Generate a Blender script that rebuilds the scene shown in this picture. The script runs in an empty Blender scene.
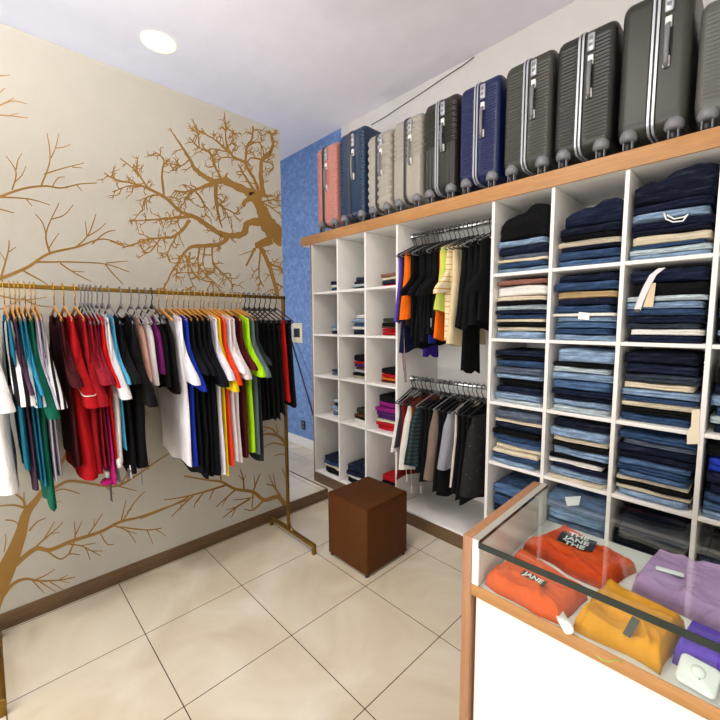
import bpy, bmesh, math, random
import numpy as np
from mathutils import Vector, Matrix, noise as mnoise
PI = math.pi
rng = random.Random(7)
S = bpy.context.scene
COL = S.collection

# ------------------------------------------------------------------ camera
F = 391.44
YAW, PITCH, ROLL, EYE = 0.8035, -0.0977, -0.0053, 1.5
fw = np.array([-math.sin(YAW)*math.cos(PITCH), math.cos(YAW)*math.cos(PITCH), math.sin(PITCH)])
rt = np.array([math.cos(YAW), math.sin(YAW), 0.0]); up = np.cross(rt, fw)
rt, up = rt*math.cos(ROLL)+up*math.sin(ROLL), -rt*math.sin(ROLL)+up*math.cos(ROLL)
OO = np.array([0, 0, EYE])
def ray(px, py): return fw + rt*(px-360)/F - up*(py-360)/F
def onx(px, py, x): d = ray(px, py); return d*x/d[0]+OO
def ony(px, py, y): d = ray(px, py); return d*y/d[1]+OO
def onz(px, py, z): d = ray(px, py); return d*(z-EYE)/d[2]+OO
cam = bpy.data.objects.new('camera', bpy.data.cameras.new('camera')); COL.objects.link(cam)
cam.data.sensor_width = 36; cam.data.lens = F/720*36; cam.data.clip_start = 0.02
M = Matrix.Identity(4)
for i in range(3):
    M[i][0], M[i][1], M[i][2], M[i][3] = rt[i], up[i], -fw[i], OO[i]
cam.matrix_world = M; S.camera = cam
S.view_settings.view_transform = 'Standard'; S.view_settings.look = 'None'
S.view_settings.gamma = 1; S.view_settings.use_curve_mapping = False
S.view_settings.exposure = -0.08

# ------------------------------------------------------------------ materials
def lin(c):
    return tuple((v/12.92 if v <= .04045 else ((v+.055)/1.055)**2.4) for v in c)
def hexc(h):
    h = h.lstrip('#'); return lin(tuple(int(h[i:i+2], 16)/255 for i in (0, 2, 4)))
_m = {}
class NT:
    def __init__(s, name):
        s.m = bpy.data.materials.new(name); s.m.use_nodes = True
        s.t = s.m.node_tree; s.n = s.t.nodes; s.l = s.t.links
        s.p = s.n['Principled BSDF']; s.o = s.n['Material Output']
    def add(s, kind, **kw):
        n = s.n.new(kind)
        for k, v in kw.items():
            if k in n.inputs: n.inputs[k].default_value = v
            else: setattr(n, k, v)
        return n
    def mapped(s, scale=(1, 1, 1), rot=(0, 0, 0), gen=False):
        tc = s.add('ShaderNodeTexCoord'); mp = s.add('ShaderNodeMapping')
        mp.inputs['Scale'].default_value = scale; mp.inputs['Rotation'].default_value = rot
        s.l.new(tc.outputs['Generated' if gen else 'Object'], mp.inputs['Vector']); return mp.outputs['Vector']
    def bump(s, fac, strength=.2, dist=.01):
        b = s.add('ShaderNodeBump'); b.inputs['Strength'].default_value = strength; b.inputs['Distance'].default_value = dist
        s.l.new(fac, b.inputs['Height']); s.l.new(b.outputs['Normal'], s.p.inputs['Normal'])
    def ramp(s, fac, stops):
        r = s.add('ShaderNodeValToRGB'); e = r.color_ramp.elements
        while len(e) < len(stops): e.new(.5)
        for el, (pos, c) in zip(e, stops): el.position = pos; el.color = (*c, 1)
        s.l.new(fac, r.inputs['Fac']); return r.outputs['Color']
def mul(c, k): return tuple(min(1, v*k) for v in c)
def plain(name, h, rough=.5, metal=0, var=.06, scale=8, bump=0.0, bscale=200, spec=.5):
    key = ('p', name)
    if key in _m: return _m[key]
    s = NT(name); c = hexc(h)
    nz = s.add('ShaderNodeTexNoise', Scale=scale, Detail=4.0); s.l.new(s.mapped(), nz.inputs['Vector'])
    s.l.new(s.ramp(nz.outputs['Fac'], [(.3, mul(c, 1-var)), (.7, mul(c, 1+var))]), s.p.inputs['Base Color'])
    s.p.inputs['Roughness'].default_value = rough; s.p.inputs['Metallic'].default_value = metal
    s.p.inputs['Specular IOR Level'].default_value = spec
    if bump:
        n2 = s.add('ShaderNodeTexNoise', Scale=bscale, Detail=2.0); s.l.new(s.mapped(), n2.inputs['Vector'])
        s.bump(n2.outputs['Fac'], bump, .004)
    _m[key] = s.m; return s.m
def fabric(h, kind='cloth'):
    key = ('f', h, kind)
    if key in _m: return _m[key]
    s = NT('fabric_'+h); c = hexc(h)
    if kind == 'denim':
        nz = s.add('ShaderNodeTexNoise', Scale=9.0, Detail=7.0, Roughness=.7); s.l.new(s.mapped((1.2, 1.5, 9)), nz.inputs['Vector'])
        lt = tuple(min(1, v*1.6+.03) for v in c)
        s.l.new(s.ramp(nz.outputs['Fac'], [(.34, mul(c, .45)), (.52, c), (.70, lt)]), s.p.inputs['Base Color'])
        n2 = s.add('ShaderNodeTexNoise', Scale=30.0, Detail=5.0); s.l.new(s.mapped((1, 1, 2)), n2.inputs['Vector'])
        s.bump(n2.outputs['Fac'], .55, .012)
    else:
        nz = s.add('ShaderNodeTexNoise', Scale=9.0, Detail=3.0); s.l.new(s.mapped(), nz.inputs['Vector'])
        s.l.new(s.ramp(nz.outputs['Fac'], [(.3, mul(c, .9)), (.7, mul(c, 1.06))]), s.p.inputs['Base Color'])
        n2 = s.add('ShaderNodeTexNoise', Scale=16.0, Detail=4.0, Distortion=.6); s.l.new(s.mapped((1.6, 1.6, .6)), n2.inputs['Vector'])
        s.bump(n2.outputs['Fac'], .5, .02)
    s.p.inputs['Roughness'].default_value = .88; s.p.inputs['Specular IOR Level'].default_value = .18
    _m[key] = s.m; return s.m
def stripes(name, cols, axis, scale, rough=.85):
    key = ('s', name)
    if key in _m: return _m[key]
    s = NT(name)
    w = s.add('ShaderNodeTexWave', wave_type='BANDS', bands_direction=axis, Scale=scale); s.l.new(s.mapped(), w.inputs['Vector'])
    r = s.add('ShaderNodeValToRGB'); r.color_ramp.interpolation = 'CONSTANT'; e = r.color_ramp.elements
    n = len(cols)
    while len(e) < n: e.new(.5)
    for i, el in enumerate(e): el.position = i/n; el.color = (*hexc(cols[i]), 1)
    s.l.new(w.outputs['Fac'], r.inputs['Fac']); s.l.new(r.outputs['Color'], s.p.inputs['Base Color'])
    s.p.inputs['Roughness'].default_value = rough; s.p.inputs['Specular IOR Level'].default_value = .2
    _m[key] = s.m; return s.m
def plaid(name, base, line, scale=9):
    key = ('pl', name)
    if key in _m: return _m[key]
    s = NT(name); v = s.mapped((1, 1, 1))
    w1 = s.add('ShaderNodeTexWave', bands_direction='Y', Scale=scale); w2 = s.add('ShaderNodeTexWave', bands_direction='Z', Scale=scale)
    s.l.new(v, w1.inputs['Vector']); s.l.new(v, w2.inputs['Vector'])
    mx = s.add('ShaderNodeMath', operation='ADD'); s.l.new(w1.outputs['Fac'], mx.inputs[0]); s.l.new(w2.outputs['Fac'], mx.inputs[1])
    m2 = s.add('ShaderNodeMath', operation='MULTIPLY'); m2.inputs[1].default_value = .5; s.l.new(mx.outputs[0], m2.inputs[0])
    s.l.new(s.ramp(m2.outputs[0], [(.35, hexc(base)), (.8, hexc(line))]), s.p.inputs['Base Color'])
    s.p.inputs['Roughness'].default_value = .9
    _m[key] = s.m; return s.m
def spots(name, base, dot, scale=60, size=.25, rough=.85):
    key = ('sp', name)
    if key in _m: return _m[key]
    s = NT(name); vo = s.add('ShaderNodeTexVoronoi', Scale=scale); s.l.new(s.mapped(), vo.inputs['Vector'])
    s.l.new(s.ramp(vo.outputs['Distance'], [(size, hexc(dot)), (size+.06, hexc(base))]), s.p.inputs['Base Color'])
    s.p.inputs['Roughness'].default_value = rough
    _m[key] = s.m; return s.m
def wood(name, h, h2, axis=(1, 12, 12), rough=.45):
    key = ('w', name)
    if key in _m: return _m[key]
    s = NT(name); nz = s.add('ShaderNodeTexNoise', Scale=6.0, Detail=6.0, Roughness=.6, Distortion=.4); s.l.new(s.mapped(axis), nz.inputs['Vector'])
    s.l.new(s.ramp(nz.outputs['Fac'], [(.3, hexc(h2)), (.68, hexc(h))]), s.p.inputs['Base Color'])
    s.p.inputs['Roughness'].default_value = rough
    s.bump(nz.outputs['Fac'], .06, .003); _m[key] = s.m; return s.m

M_white = plain('white_melamine', '#e9e6e0', .42, var=.03)
M_ceil = plain('ceiling_paint', '#efecf2', .9, var=.02, bump=.1, bscale=120)
M_wallw = plain('wall_white_paint', '#dcd8d2', .85, var=.03, bump=.15, bscale=90)
M_mural = plain('mural_cream_paint', '#aeaa9e', .62, var=.02, bump=.06, bscale=150)
M_gold = plain('mural_gold_paint', '#946f34', .4, metal=.22, var=.12, scale=2)
M_brass = plain('brushed_brass', '#8a6a2c', .32, metal=.85, var=.1)
M_hook = plain('hook_brass', '#c79c3c', .25, metal=.9, var=.05)
M_chrome = plain('chrome', '#cfcfcf', .18, metal=1, var=.02)
M_black = plain('black_plastic', '#1d1d1f', .38, var=.1)
M_grey = plain('grey_plastic', '#77777a', .4, var=.05)
M_silver = plain('silver_zip', '#b4b6bc', .35, metal=.5, var=.05)
M_whitep = plain('white_plastic', '#eeeeea', .35, var=.02)
M_kraft = plain('kraft_card', '#d8c3a0', .8, var=.04)
M_base = wood('brown_skirting', '#6b5236', '#56402a', (1, 1, 10), .4)
M_wood = wood('oak_edging', '#b8864f', '#a57340', (1.2, 14, 14))
M_woodv = wood('oak_edging_upright', '#ab7d58', '#966847', (14, 14, 1.2))
M_hang = wood('hanger_wood', '#c88e3e', '#a86f2a', (10, 10, 3), .35)
M_dark = plain('dark_gap', '#101010', .7, var=.02)
M_ott = plain('brown_leatherette', '#502a06', .62, var=.08, scale=30, bump=.25, bscale=260, spec=.2)
M_alu = plain('aluminium', '#b3b0a6', .4, metal=.15, var=.05)

def floor_material():
    s = NT('cream_floor_tile')
    tc = s.add('ShaderNodeTexCoord'); sx = s.add('ShaderNodeSeparateXYZ'); s.l.new(tc.outputs['Object'], sx.inputs[0])
    def line(out, off):
        a = s.add('ShaderNodeMath', operation='SUBTRACT'); a.inputs[1].default_value = off; s.l.new(sx.outputs[out], a.inputs[0])
        b = s.add('ShaderNodeMath', operation='DIVIDE'); b.inputs[1].default_value = .5017; s.l.new(a.outputs[0], b.inputs[0])
        c = s.add('ShaderNodeMath', operation='FRACT'); s.l.new(b.outputs[0], c.inputs[0])
        d = s.add('ShaderNodeMath', operation='SUBTRACT'); d.inputs[1].default_value = .5; s.l.new(c.outputs[0], d.inputs[0])
        e = s.add('ShaderNodeMath', operation='ABSOLUTE'); s.l.new(d.outputs[0], e.inputs[0])
        return e.outputs[0]
    a = line('X', -1.991); b = line('Y', .4669)
    mx = s.add('ShaderNodeMath', operation='MAXIMUM'); s.l.new(a, mx.inputs[0]); s.l.new(b, mx.inputs[1])
    g = s.add('ShaderNodeMath', operation='GREATER_THAN'); g.inputs[1].default_value = .4958; s.l.new(mx.outputs[0], g.inputs[0])
    nz = s.add('ShaderNodeTexNoise', Scale=2.2, Detail=6.0, Distortion=.8); s.l.new(tc.outputs['Object'], nz.inputs['Vector'])
    colr = s.ramp(nz.outputs['Fac'], [(.3, hexc('#cbbda2')), (.5, hexc('#d9cdb6')), (.7, hexc('#e4dccb'))])
    mix = s.add('ShaderNodeMix', data_type='RGBA'); s.l.new(g.outputs[0], mix.inputs['Factor'])
    s.l.new(colr, mix.inputs[6]); mix.inputs[7].default_value = (*hexc('#4a3526'), 1)
    s.l.new(mix.outputs[2], s.p.inputs['Base Color'])
    rr = s.add('ShaderNodeMath', operation='MULTIPLY_ADD'); rr.inputs[1].default_value = .5; rr.inputs[2].default_value = .24
    s.l.new(g.outputs[0], rr.inputs[0]); s.l.new(rr.outputs[0], s.p.inputs['Roughness'])
    inv = s.add('ShaderNodeMath', operation='SUBTRACT'); inv.inputs[0].default_value = 1; s.l.new(g.outputs[0], inv.inputs[1])
    s.bump(inv.outputs[0], .4, .002)
    return s.m
M_floor = floor_material()
def blue_material():
    s = NT('blue_textured_wall')
    nz = s.add('ShaderNodeTexNoise', Scale=26.0, Detail=5.0, Roughness=.7); s.l.new(s.mapped(), nz.inputs['Vector'])
    s.l.new(s.ramp(nz.outputs['Fac'], [(.33, hexc('#5c80bb')), (.52, hexc('#7193c8')), (.70, hexc('#93aedb'))]), s.p.inputs['Base Color'])
    s.p.inputs['Roughness'].default_value = .7; s.bump(nz.outputs['Fac'], .5, .01); return s.m
M_blue = blue_material()
def glass_material():
    s = NT('display_glass'); s.n.remove(s.p)
    tr = s.add('ShaderNodeBsdfTransparent'); tr.inputs['Color'].default_value = (.93, .965, .95, 1)
    gl = s.add('ShaderNodeBsdfGlossy'); gl.inputs['Roughness'].default_value = .01
    lw = s.add('ShaderNodeLayerWeight'); lw.inputs['Blend'].default_value = .5
    pw = s.add('ShaderNodeMath', operation='POWER'); pw.inputs[1].default_value = 5; s.l.new(lw.outputs['Facing'], pw.inputs[0])
    ma = s.add('ShaderNodeMath', operation='MULTIPLY_ADD'); ma.inputs[1].default_value = .9; ma.inputs[2].default_value = .04; s.l.new(pw.outputs[0], ma.inputs[0])
    mx = s.add('ShaderNodeMixShader'); s.l.new(ma.outputs[0], mx.inputs[0]); s.l.new(tr.outputs[0], mx.inputs[1]); s.l.new(gl.outputs[0], mx.inputs[2])
    s.l.new(mx.outputs[0], s.o.inputs['Surface']); return s.m
M_glass = glass_material()
M_gedge = plain('glass_edge_green', '#12201b', .12, var=.05)
M_gedge2 = plain('glass_edge_pale', '#9fb8a6', .15, var=.05)
def emit(name, c, k):
    s = NT(name); s.p.inputs['Emission Color'].default_value = (*c, 1); s.p.inputs['Emission Strength'].default_value = k; return s.m
M_lamp = emit('lamp_diffuser', (1, .86, .6), 14)
M_lampring = emit('lamp_glow_ring', (1, .70, .25), 1.15)

# ------------------------------------------------------------------ mesh helpers
class MB:
    def __init__(s): s.v = []; s.f = []; s.mi = []; s.sm = []
    def add(s, vs, fs, mi=0, smooth=True):
        o = len(s.v); s.v += [tuple(float(c) for c in v) for v in vs]
        for f in fs: s.f.append(tuple(i+o for i in f)); s.mi.append(mi); s.sm.append(smooth)
        return s
    def box(s, x0, x1, y0, y1, z0, z1, b=0.0, mi=0, seg=2):
        bm = bmesh.new(); bmesh.ops.create_cube(bm, size=1)
        for v in bm.verts: v.co = Vector(((x0+x1)/2+v.co.x*(x1-x0), (y0+y1)/2+v.co.y*(y1-y0), (z0+z1)/2+v.co.z*(z1-z0)))
        if b: bmesh.ops.bevel(bm, geom=bm.edges[:], offset=b, segments=seg, affect='EDGES', profile=.5)
        bm.verts.index_update()
        s.add([v.co for v in bm.verts], [[v.index for v in f.verts] for f in bm.faces], mi, bool(b)); bm.free(); return s
    def loft(s, rings, cap0=True, cap1=True, mi=0, closed=True, smooth=True):
        n = len(rings[0]); vs = [p for r in rings for p in r]; fs = []
        for i in range(len(rings)-1):
            for j in range(n if closed else n-1):
                k = (j+1) % n; fs.append((i*n+j, i*n+k, (i+1)*n+k, (i+1)*n+j))
        if cap0: fs.append(tuple(range(n-1, -1, -1)))
        if cap1: fs.append(tuple((len(rings)-1)*n+j for j in range(n)))
        return s.add(vs, fs, mi, smooth)
    def tube(s, pts, r, n=8, mi=0, cap=True, flat=1.0):
        pts = [Vector(p) for p in pts]; rings = []; prev = None
        for i, p in enumerate(pts):
            t = (pts[min(i+1, len(pts)-1)]-pts[max(i-1, 0)]).normalized()
            if prev is None:
                a = Vector((0, 0, 1)) if abs(t.z) < .9 else Vector((1, 0, 0)); nn = t.cross(a).normalized()
            else: nn = (prev-t*prev.dot(t)).normalized()
            bb = t.cross(nn); prev = nn
            rad = r[i] if isinstance(r, (list, tuple)) else r
            rings.append([p+nn*rad*math.cos(2*PI*k/n)+bb*rad*flat*math.sin(2*PI*k/n) for k in range(n)])
        return s.loft(rings, cap, cap, mi)
    def lathe(s, prof, n=20, c=(0, 0, 0), axis='z', mi=0):
        rings = []
        for r, h in prof:
            ring = []
            for k in range(n):
                a = 2*PI*k/n; q = (r*math.cos(a), r*math.sin(a), h)
                if axis == 'y': q = (q[0], q[2], q[1])
                if axis == 'x': q = (q[2], q[0], q[1])
                ring.append((q[0]+c[0], q[1]+c[1], q[2]+c[2]))
            rings.append(ring)
        return s.loft(rings, True, True, mi)
    def build(s, name, mats, parent=None, loc=None, doubles=False, recenter=False):
        me = bpy.data.meshes.new(name)
        v = s.v
        if recenter:
            a = np.array(v); c = np.array([(a[:, 0].min()+a[:, 0].max())/2, (a[:, 1].min()+a[:, 1].max())/2, a[:, 2].min()])
            v = [tuple(p) for p in a-c]; loc = tuple(c)
        me.from_pydata(v, [], s.f)
        for p, mi, sm in zip(me.polygons, s.mi, s.sm): p.material_index = mi; p.use_smooth = sm
        for m in (mats if isinstance(mats, (list, tuple)) else [mats]): me.materials.append(m)
        bm = bmesh.new(); bm.from_mesh(me)
        if doubles: bmesh.ops.remove_doubles(bm, verts=bm.verts[:], dist=1e-4)
        bmesh.ops.recalc_face_normals(bm, faces=bm.faces[:]); bm.to_mesh(me); bm.free()
        o = bpy.data.objects.new(name, me); COL.objects.link(o)
        if parent: o.parent = parent
        if loc is not None: o.location = loc
        return o
def tag(o, label, cat, group=None, kind=None):
    o['label'] = label; o['category'] = cat
    if group: o['group'] = group
    if kind: o['kind'] = kind
    return o
def thing(name, label, cat, loc=(0, 0, 0), rz=0, group=None):
    o = bpy.data.objects.new(name, None); COL.objects.link(o); o.empty_display_size = .05
    o.location = loc; o.rotation_euler = (0, 0, rz); return tag(o, label, cat, group)
def struct(name, mb, mats, label=None, doubles=False):
    o = mb.build(name, mats, doubles=doubles); o['kind'] = 'structure'
    return tag(o, label or name.replace('_', ' '), name.split('_')[0])
def copy_part(o, parent):
    c = o.copy(); COL.objects.link(c); c.parent = parent
    for ch in o.children:
        g = ch.copy(); COL.objects.link(g); g.parent = c
    return c

# ------------------------------------------------------------------ measured layout
XM = -2.507                       # mural face
ZM = 2.857; YE = 1.632; YP = 2.028; PLAT = .088
YB = 2.709; YS = 2.183; CEIL = 3.41
XS = [-2.883, -2.531, -2.202, -1.877, -1.144, -.814, -.489, -.164, .162, .488]
BOARD0, BOARD1 = 2.188, 2.267

# ------------------------------------------------------------------ room shell
struct('floor', MB().box(-5.6, 2.4, -3.2, 2.8, -.12, 0), M_floor, 'cream tiled shop floor with dark grout lines')
struct('ceiling', MB().box(-5.6, 2.4, -3.2, 2.8, CEIL, CEIL+.1), M_ceil, 'smooth white painted ceiling over the shop')
wb = MB().box(-5.6, -3.06, YB, YB+.1, 0, CEIL, mi=0).box(-3.06, 2.4, YB, YB+.1, 0, CEIL, mi=1)
struct('wall_back', wb, [M_blue, M_wallw], 'back wall painted textured blue at left and white behind the suitcases')
struct('wall_far_left', MB().box(-5.7, -5.6, -3.2, 2.8, 0, CEIL), M_blue, 'blue side wall of the passage behind the mural')
struct('wall_right', MB().box(2.4, 2.5, -3.2, 2.8, 0, CEIL), M_wallw, 'white right side wall of the shop')
struct('wall_front', MB().box(-5.6, 2.4, -3.3, -3.2, 2.95, CEIL).box(-5.6, XM-.1, -3.3, -3.2, 0, 2.95), M_wallw, 'white wall over the open shop entrance')
struct('baseboard_back', MB().box(-5.6, XS[0]-.01, YB-.014, YB-.0005, 0, .115, .003), M_whitep, 'white skirting at the foot of the blue wall')

# mural strokes: traced as photo points, laid on the wall plane
def catmull(P, n=6):
    out = []
    for i in range(len(P)-1):
        p0, p1, p2, p3 = P[max(i-1, 0)], P[i], P[i+1], P[min(i+2, len(P)-1)]
        for k in range(n):
            t = k/n
            out.append(tuple(.5*((2*b)+(-a+c)*t+(2*a-5*b+4*c-d)*t*t+(-a+3*b-3*c+d)*t**3) for a, b, c, d in zip(p0, p1, p2, p3)))
    out.append(tuple(P[-1])); return out
wl = MB()
TH = .09
wl.box(XM-TH, XM, -3.2, YE, PLAT, ZM)
MUR_N = [0]
def stroke(P, w0, w1, crook=0.0, seed=0):
    if len(P[0]) == 2: P = [(p[0], p[1], w0+(w1-w0)*i/max(1, len(P)-1)) for i, p in enumerate(P)]
    Q = catmull(P, 5); r2 = random.Random(seed)
    if crook: Q = [Q[0]]+[(q[0]+r2.uniform(-crook, crook), q[1]+r2.uniform(-crook, crook), q[2]*r2.uniform(.85, 1.2)) for q in Q[1:-1]]+[Q[-1]]
    MUR_N[0] += 1
    xo = XM+.0006+.00002*(MUR_N[0] % 40)
    L, R_ = [], []
    for i, q in enumerate(Q):
        a = Q[max(i-1, 0)]; b = Q[min(i+1, len(Q)-1)]
        dx, dy = b[0]-a[0], b[1]-a[1]; d = math.hypot(dx, dy) or 1
        nx, ny = -dy/d, dx/d; h = max(.12, q[2]*.5)
        for side, out in ((1, L), (-1, R_)):
            p = onx(q[0]+nx*h*side, q[1]+ny*h*side, xo)
            out.append((xo, min(p[1], YE-.001), min(max(p[2], PLAT+.002), ZM-.001)))
    n = len(L); wl.add(L+R_, [(i, i+1, n+i+1, n+i) for i in range(n-1)], 1, False)
def twigs(P, w, length, count, seed, depth=2, spread=(.5, 1.1), crook=.5, t0=.15):
    r2 = random.Random(seed)
    Q = catmull([(p[0], p[1]) for p in P], 6)
    for _ in range(count):
        i = min(len(Q)-2, int(r2.uniform(t0, 1)*(len(Q)-1))); x, y = Q[i]; dx, dy = Q[i+1][0]-x, Q[i+1][1]-y
        a = math.atan2(dy, dx)+r2.choice((-1, 1))*r2.uniform(*spread); l = length*r2.uniform(.6, 1.25)
        pts = [(x, y)]; b = a
        for k in range(4):
            b += r2.uniform(-crook, crook); x += math.cos(b)*l/4; y += math.sin(b)*l/4; pts.append((x, y))
        stroke(pts, w, max(.35, w*.3))
        if depth > 0: twigs(pts, w*.7, l*.55, 2+(depth > 1), seed*31+_, depth-1, spread, crook, .25)
# lower left tree
stroke([(-22, 628, 30), (-8, 596, 24), (8, 566, 17), (20, 536, 12), (26, 514, 9), (37, 499, 6), (50, 480, 4), (66, 455, 3.2), (82, 430, 2.4), (96, 408, 1.5)], 0, 0)
for P, a, b in [
 ([(25, 517), (24, 502), (14, 493)], 4, 1.6), ([(24, 508), (14, 505), (0, 506)], 2.4, 1.4), ([(24, 504), (24, 492)], 1.6, 1),
 ([(14, 566), (35, 549), (50, 550), (72, 541), (100, 532), (120, 522), (140, 517), (165, 508), (190, 499)], 5, 1.3),
 ([(32, 551), (42, 541), (54, 531), (63, 522)], 2, .8), ([(50, 534), (60, 532)], 1, .6), ([(44, 539), (55, 521)], 1.3, .7),
 ([(47, 551), (60, 559), (70, 554), (80, 555)], 2, .8), ([(69, 554), (75, 538), (74, 522)], 1.8, .8), ([(75, 536), (82, 521)], 1.2, .6),
 ([(66, 544), (84, 547), (90, 560)], 1.6, .8), ([(84, 547), (101, 556)], 1.3, .7), ([(92, 551), (103, 551)], 1, .6), ([(80, 546), (96, 543)], 1.1, .6),
 ([(88, 535), (95, 525), (103, 513)], 1.6, .7), ([(94, 527), (94, 519)], 1, .6), ([(121, 522), (126, 500)], 1.6, .7), ([(123, 521), (134, 503), (145, 491)], 1.6, .7),
 ([(127, 512), (132, 509)], 1, .6), ([(100, 533), (107, 544), (114, 544)], 1.3, .7), ([(115, 526), (127, 531), (136, 543)], 1.5, .7), ([(125, 530), (137, 534)], 1, .6),
 ([(120, 527), (147, 530), (162, 528)], 1.6, .9), ([(147, 530), (153, 544)], 1.2, .6), ([(155, 529), (166, 536)], 1, .6),
 ([(0, 600), (12, 585), (25, 579), (40, 581), (60, 580), (75, 577)], 4, .9), ([(35, 580), (46, 575), (55, 569)], 1.4, .6), ([(40, 582), (56, 592)], 1.6, .7),
 ([(32, 580), (44, 593)], 1.6, .7), ([(50, 582), (67, 592)], 1.3, .6), ([(56, 580), (70, 583)], 1, .6), ([(60, 579), (68, 575)], 1, .6),
 ([(45, 495), (58, 486), (72, 481), (105, 486), (120, 485), (137, 475), (157, 461), (175, 450)], 3.2, 1.1), ([(120, 485), (130, 471), (139, 463)], 1.5, .7), ([(105, 486), (115, 495)], 1.1, .6),
 ([(117, 486), (137, 491)], 1.1, .6), ([(52, 494), (62, 489), (80, 494)], 1.6, .8), ([(128, 480), (126, 472)], 1, .6), ([(29, 531), (37, 522), (46, 518)], 1.8, .8), ([(50, 501), (62, 502)], 1, .6),
 ([(5, 520), (14, 521), (20, 526)], 1.4, .9), ([(4, 552), (6, 540), (5, 534)], 1.2, .7), ([(148, 470), (150, 458)], 1, .6),
 # behind the clothes
 ([(96, 470), (110, 455), (128, 440), (140, 425), (146, 410)], 2, .8), ([(120, 447), (140, 446)], 1.2, .6), ([(128, 440), (143, 436)], 1.1, .6), ([(110, 430), (126, 424), (141, 418), (150, 412)], 1.3, .6),
 ([(112, 415), (128, 408), (142, 398), (150, 392)], 1.4, .6), ([(126, 424), (131, 412), (132, 402)], 1.1, .6), ([(122, 400), (136, 392), (144, 388)], 1.2, .6),
 # right bottom branch
 ([(286, 507), (278, 497), (264, 500), (253, 492), (235, 489), (222, 482), (207, 480), (184, 476)], 5, 1.4), ([(221, 482), (220, 466)], 1.8, 1.4),
 ([(226, 485), (207, 491), (184, 497), (164, 500)], 2.4, .9), ([(193, 496), (182, 506), (171, 517)], 1.7, .8), ([(189, 497), (175, 504), (160, 511), (140, 519)], 1.8, .8),
 ([(181, 504), (181, 510)], 1, .6), ([(204, 492), (196, 502), (194, 508)], 1.5, .7), ([(214, 489), (209, 500)], 1.2, .6), ([(200, 498), (196, 503)], 1, .6),
 ([(235, 490), (226, 498), (216, 507)], 1.8, .8), ([(228, 496), (222, 506)], 1, .6), ([(253, 493), (252, 509)], 1.6, 1), ([(264, 500), (253, 510), (244, 509)], 2.2, .8),
 ([(250, 499), (235, 508), (223, 518)], 2.2, .8), ([(254, 497), (244, 499), (233, 500)], 1.4, .6), ([(236, 508), (231, 518)], 1.2, .6), ([(236, 507), (226, 510)], 1, .6),
 ([(244, 489), (243, 478), (240, 469)], 1.8, .8), ([(243, 480), (238, 475)], 1, .6), ([(243, 482), (246, 475)], 1, .6), ([(253, 492), (257, 481), (260, 474)], 1.8, .7), ([(255, 486), (254, 475)], 1.2, .6),
 ([(281, 498), (274, 487), (266, 484)], 2.4, .9), ([(274, 487), (269, 475)], 1.3, .7), ([(276, 489), (273, 473)], 1.2, .6), ([(288, 482), (283, 471), (282, 468)], 1.6, .8),
 ([(292, 454), (285, 443), (278, 436), (266, 434), (254, 440)], 4.5, 1), ([(279, 437), (272, 429), (264, 427), (252, 425)], 2, .8), ([(278, 433), (276, 424)], 1.3, .7),
 ([(286, 446), (273, 443), (263, 448)], 2, .8), ([(287, 455), (281, 454), (274, 456)], 1.6, .8), ([(267, 429), (262, 432)], 1, .6),
 # upper left branches
 ([(-6, 199), (22, 189), (45, 186), (61, 188), (80, 184), (97, 183)], 2.8, .9), ([(12, 190), (16, 172), (6, 156)], 1.8, .8), ([(16, 170), (18, 160), (22, 153)], 1.4, .7), ([(15, 182), (22, 175), (26, 166)], 1.4, .7),
 ([(41, 186), (50, 160), (47, 133)], 2, .9), ([(51, 158), (56, 146), (59, 133)], 1.5, .7), ([(56, 148), (64, 147), (71, 144)], 1.1, .6), ([(44, 174), (64, 168), (84, 163)], 1.6, .7), ([(72, 167), (83, 168)], 1, .5),
 ([(52, 187), (58, 178), (65, 177)], 1.2, .6), ([(76, 184), (82, 191)], 1, .6), ([(0, 197), (29, 199), (50, 205)], 1.8, .7), ([(26, 199), (32, 206)], 1, .6), ([(-4, 208), (14, 213)], 1.6, .8), ([(58, 188), (68, 188)], 1, .6),
 ([(-6, 281), (26, 268), (48, 254), (77, 247), (102, 239), (123, 245)], 3.8, .9), ([(50, 253), (46, 233), (59, 203)], 2.4, .9), ([(46, 234), (42, 222), (35, 214)], 1.4, .7), ([(52, 219), (64, 215), (73, 205)], 1.4, .7), ([(49, 248), (54, 240), (59, 233)], 1.3, .6),
 ([(75, 248), (88, 235), (96, 214)], 1.7, .8), ([(87, 236), (85, 221)], 1.2, .6), ([(88, 236), (98, 230), (106, 223)], 1.3, .6), ([(92, 244), (105, 233), (116, 230)], 1.6, .7), ([(110, 241), (125, 247)], 1, .6),
 ([(36, 262), (52, 262), (73, 262), (105, 264), (129, 272)], 2, .8), ([(106, 263), (128, 261)], 1.2, .6), ([(60, 263), (73, 272), (92, 282)], 1.6, .7), ([(105, 264), (114, 275), (123, 284)], 1.4, .7), ([(72, 271), (85, 272)], 1, .6),
 ([(0, 280), (8, 252), (9, 240)], 2, .8), ([(9, 252), (16, 247)], 1.1, .6), ([(6, 262), (0, 252)], 1.2, .7), ([(22, 270), (40, 280), (48, 285)], 1.6, .8),
 ([(-2, 76), (10, 75)], 1.4, .7), ([(-2, 94), (5, 88)], 1.4, .7), ([(-3, 107), (14, 98)], 1.8, .9), ([(2, 104), (14, 101), (27, 104)], 1.4, .7), ([(-3, 115), (12, 116), (28, 118)], 1.6, .8), ([(8, 116), (19, 113)], 1, .6),
 ([(-3, 295), (23, 300), (47, 297)], 1.6, .8), ([(22, 298), (36, 305), (52, 307)], 1.6, .8), ([(-2, 310), (8, 306), (20, 300)], 1.4, .8), ([(60, 330), (80, 335), (100, 345)], 1.6, .8)]:
    stroke(P, a, b)
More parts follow.
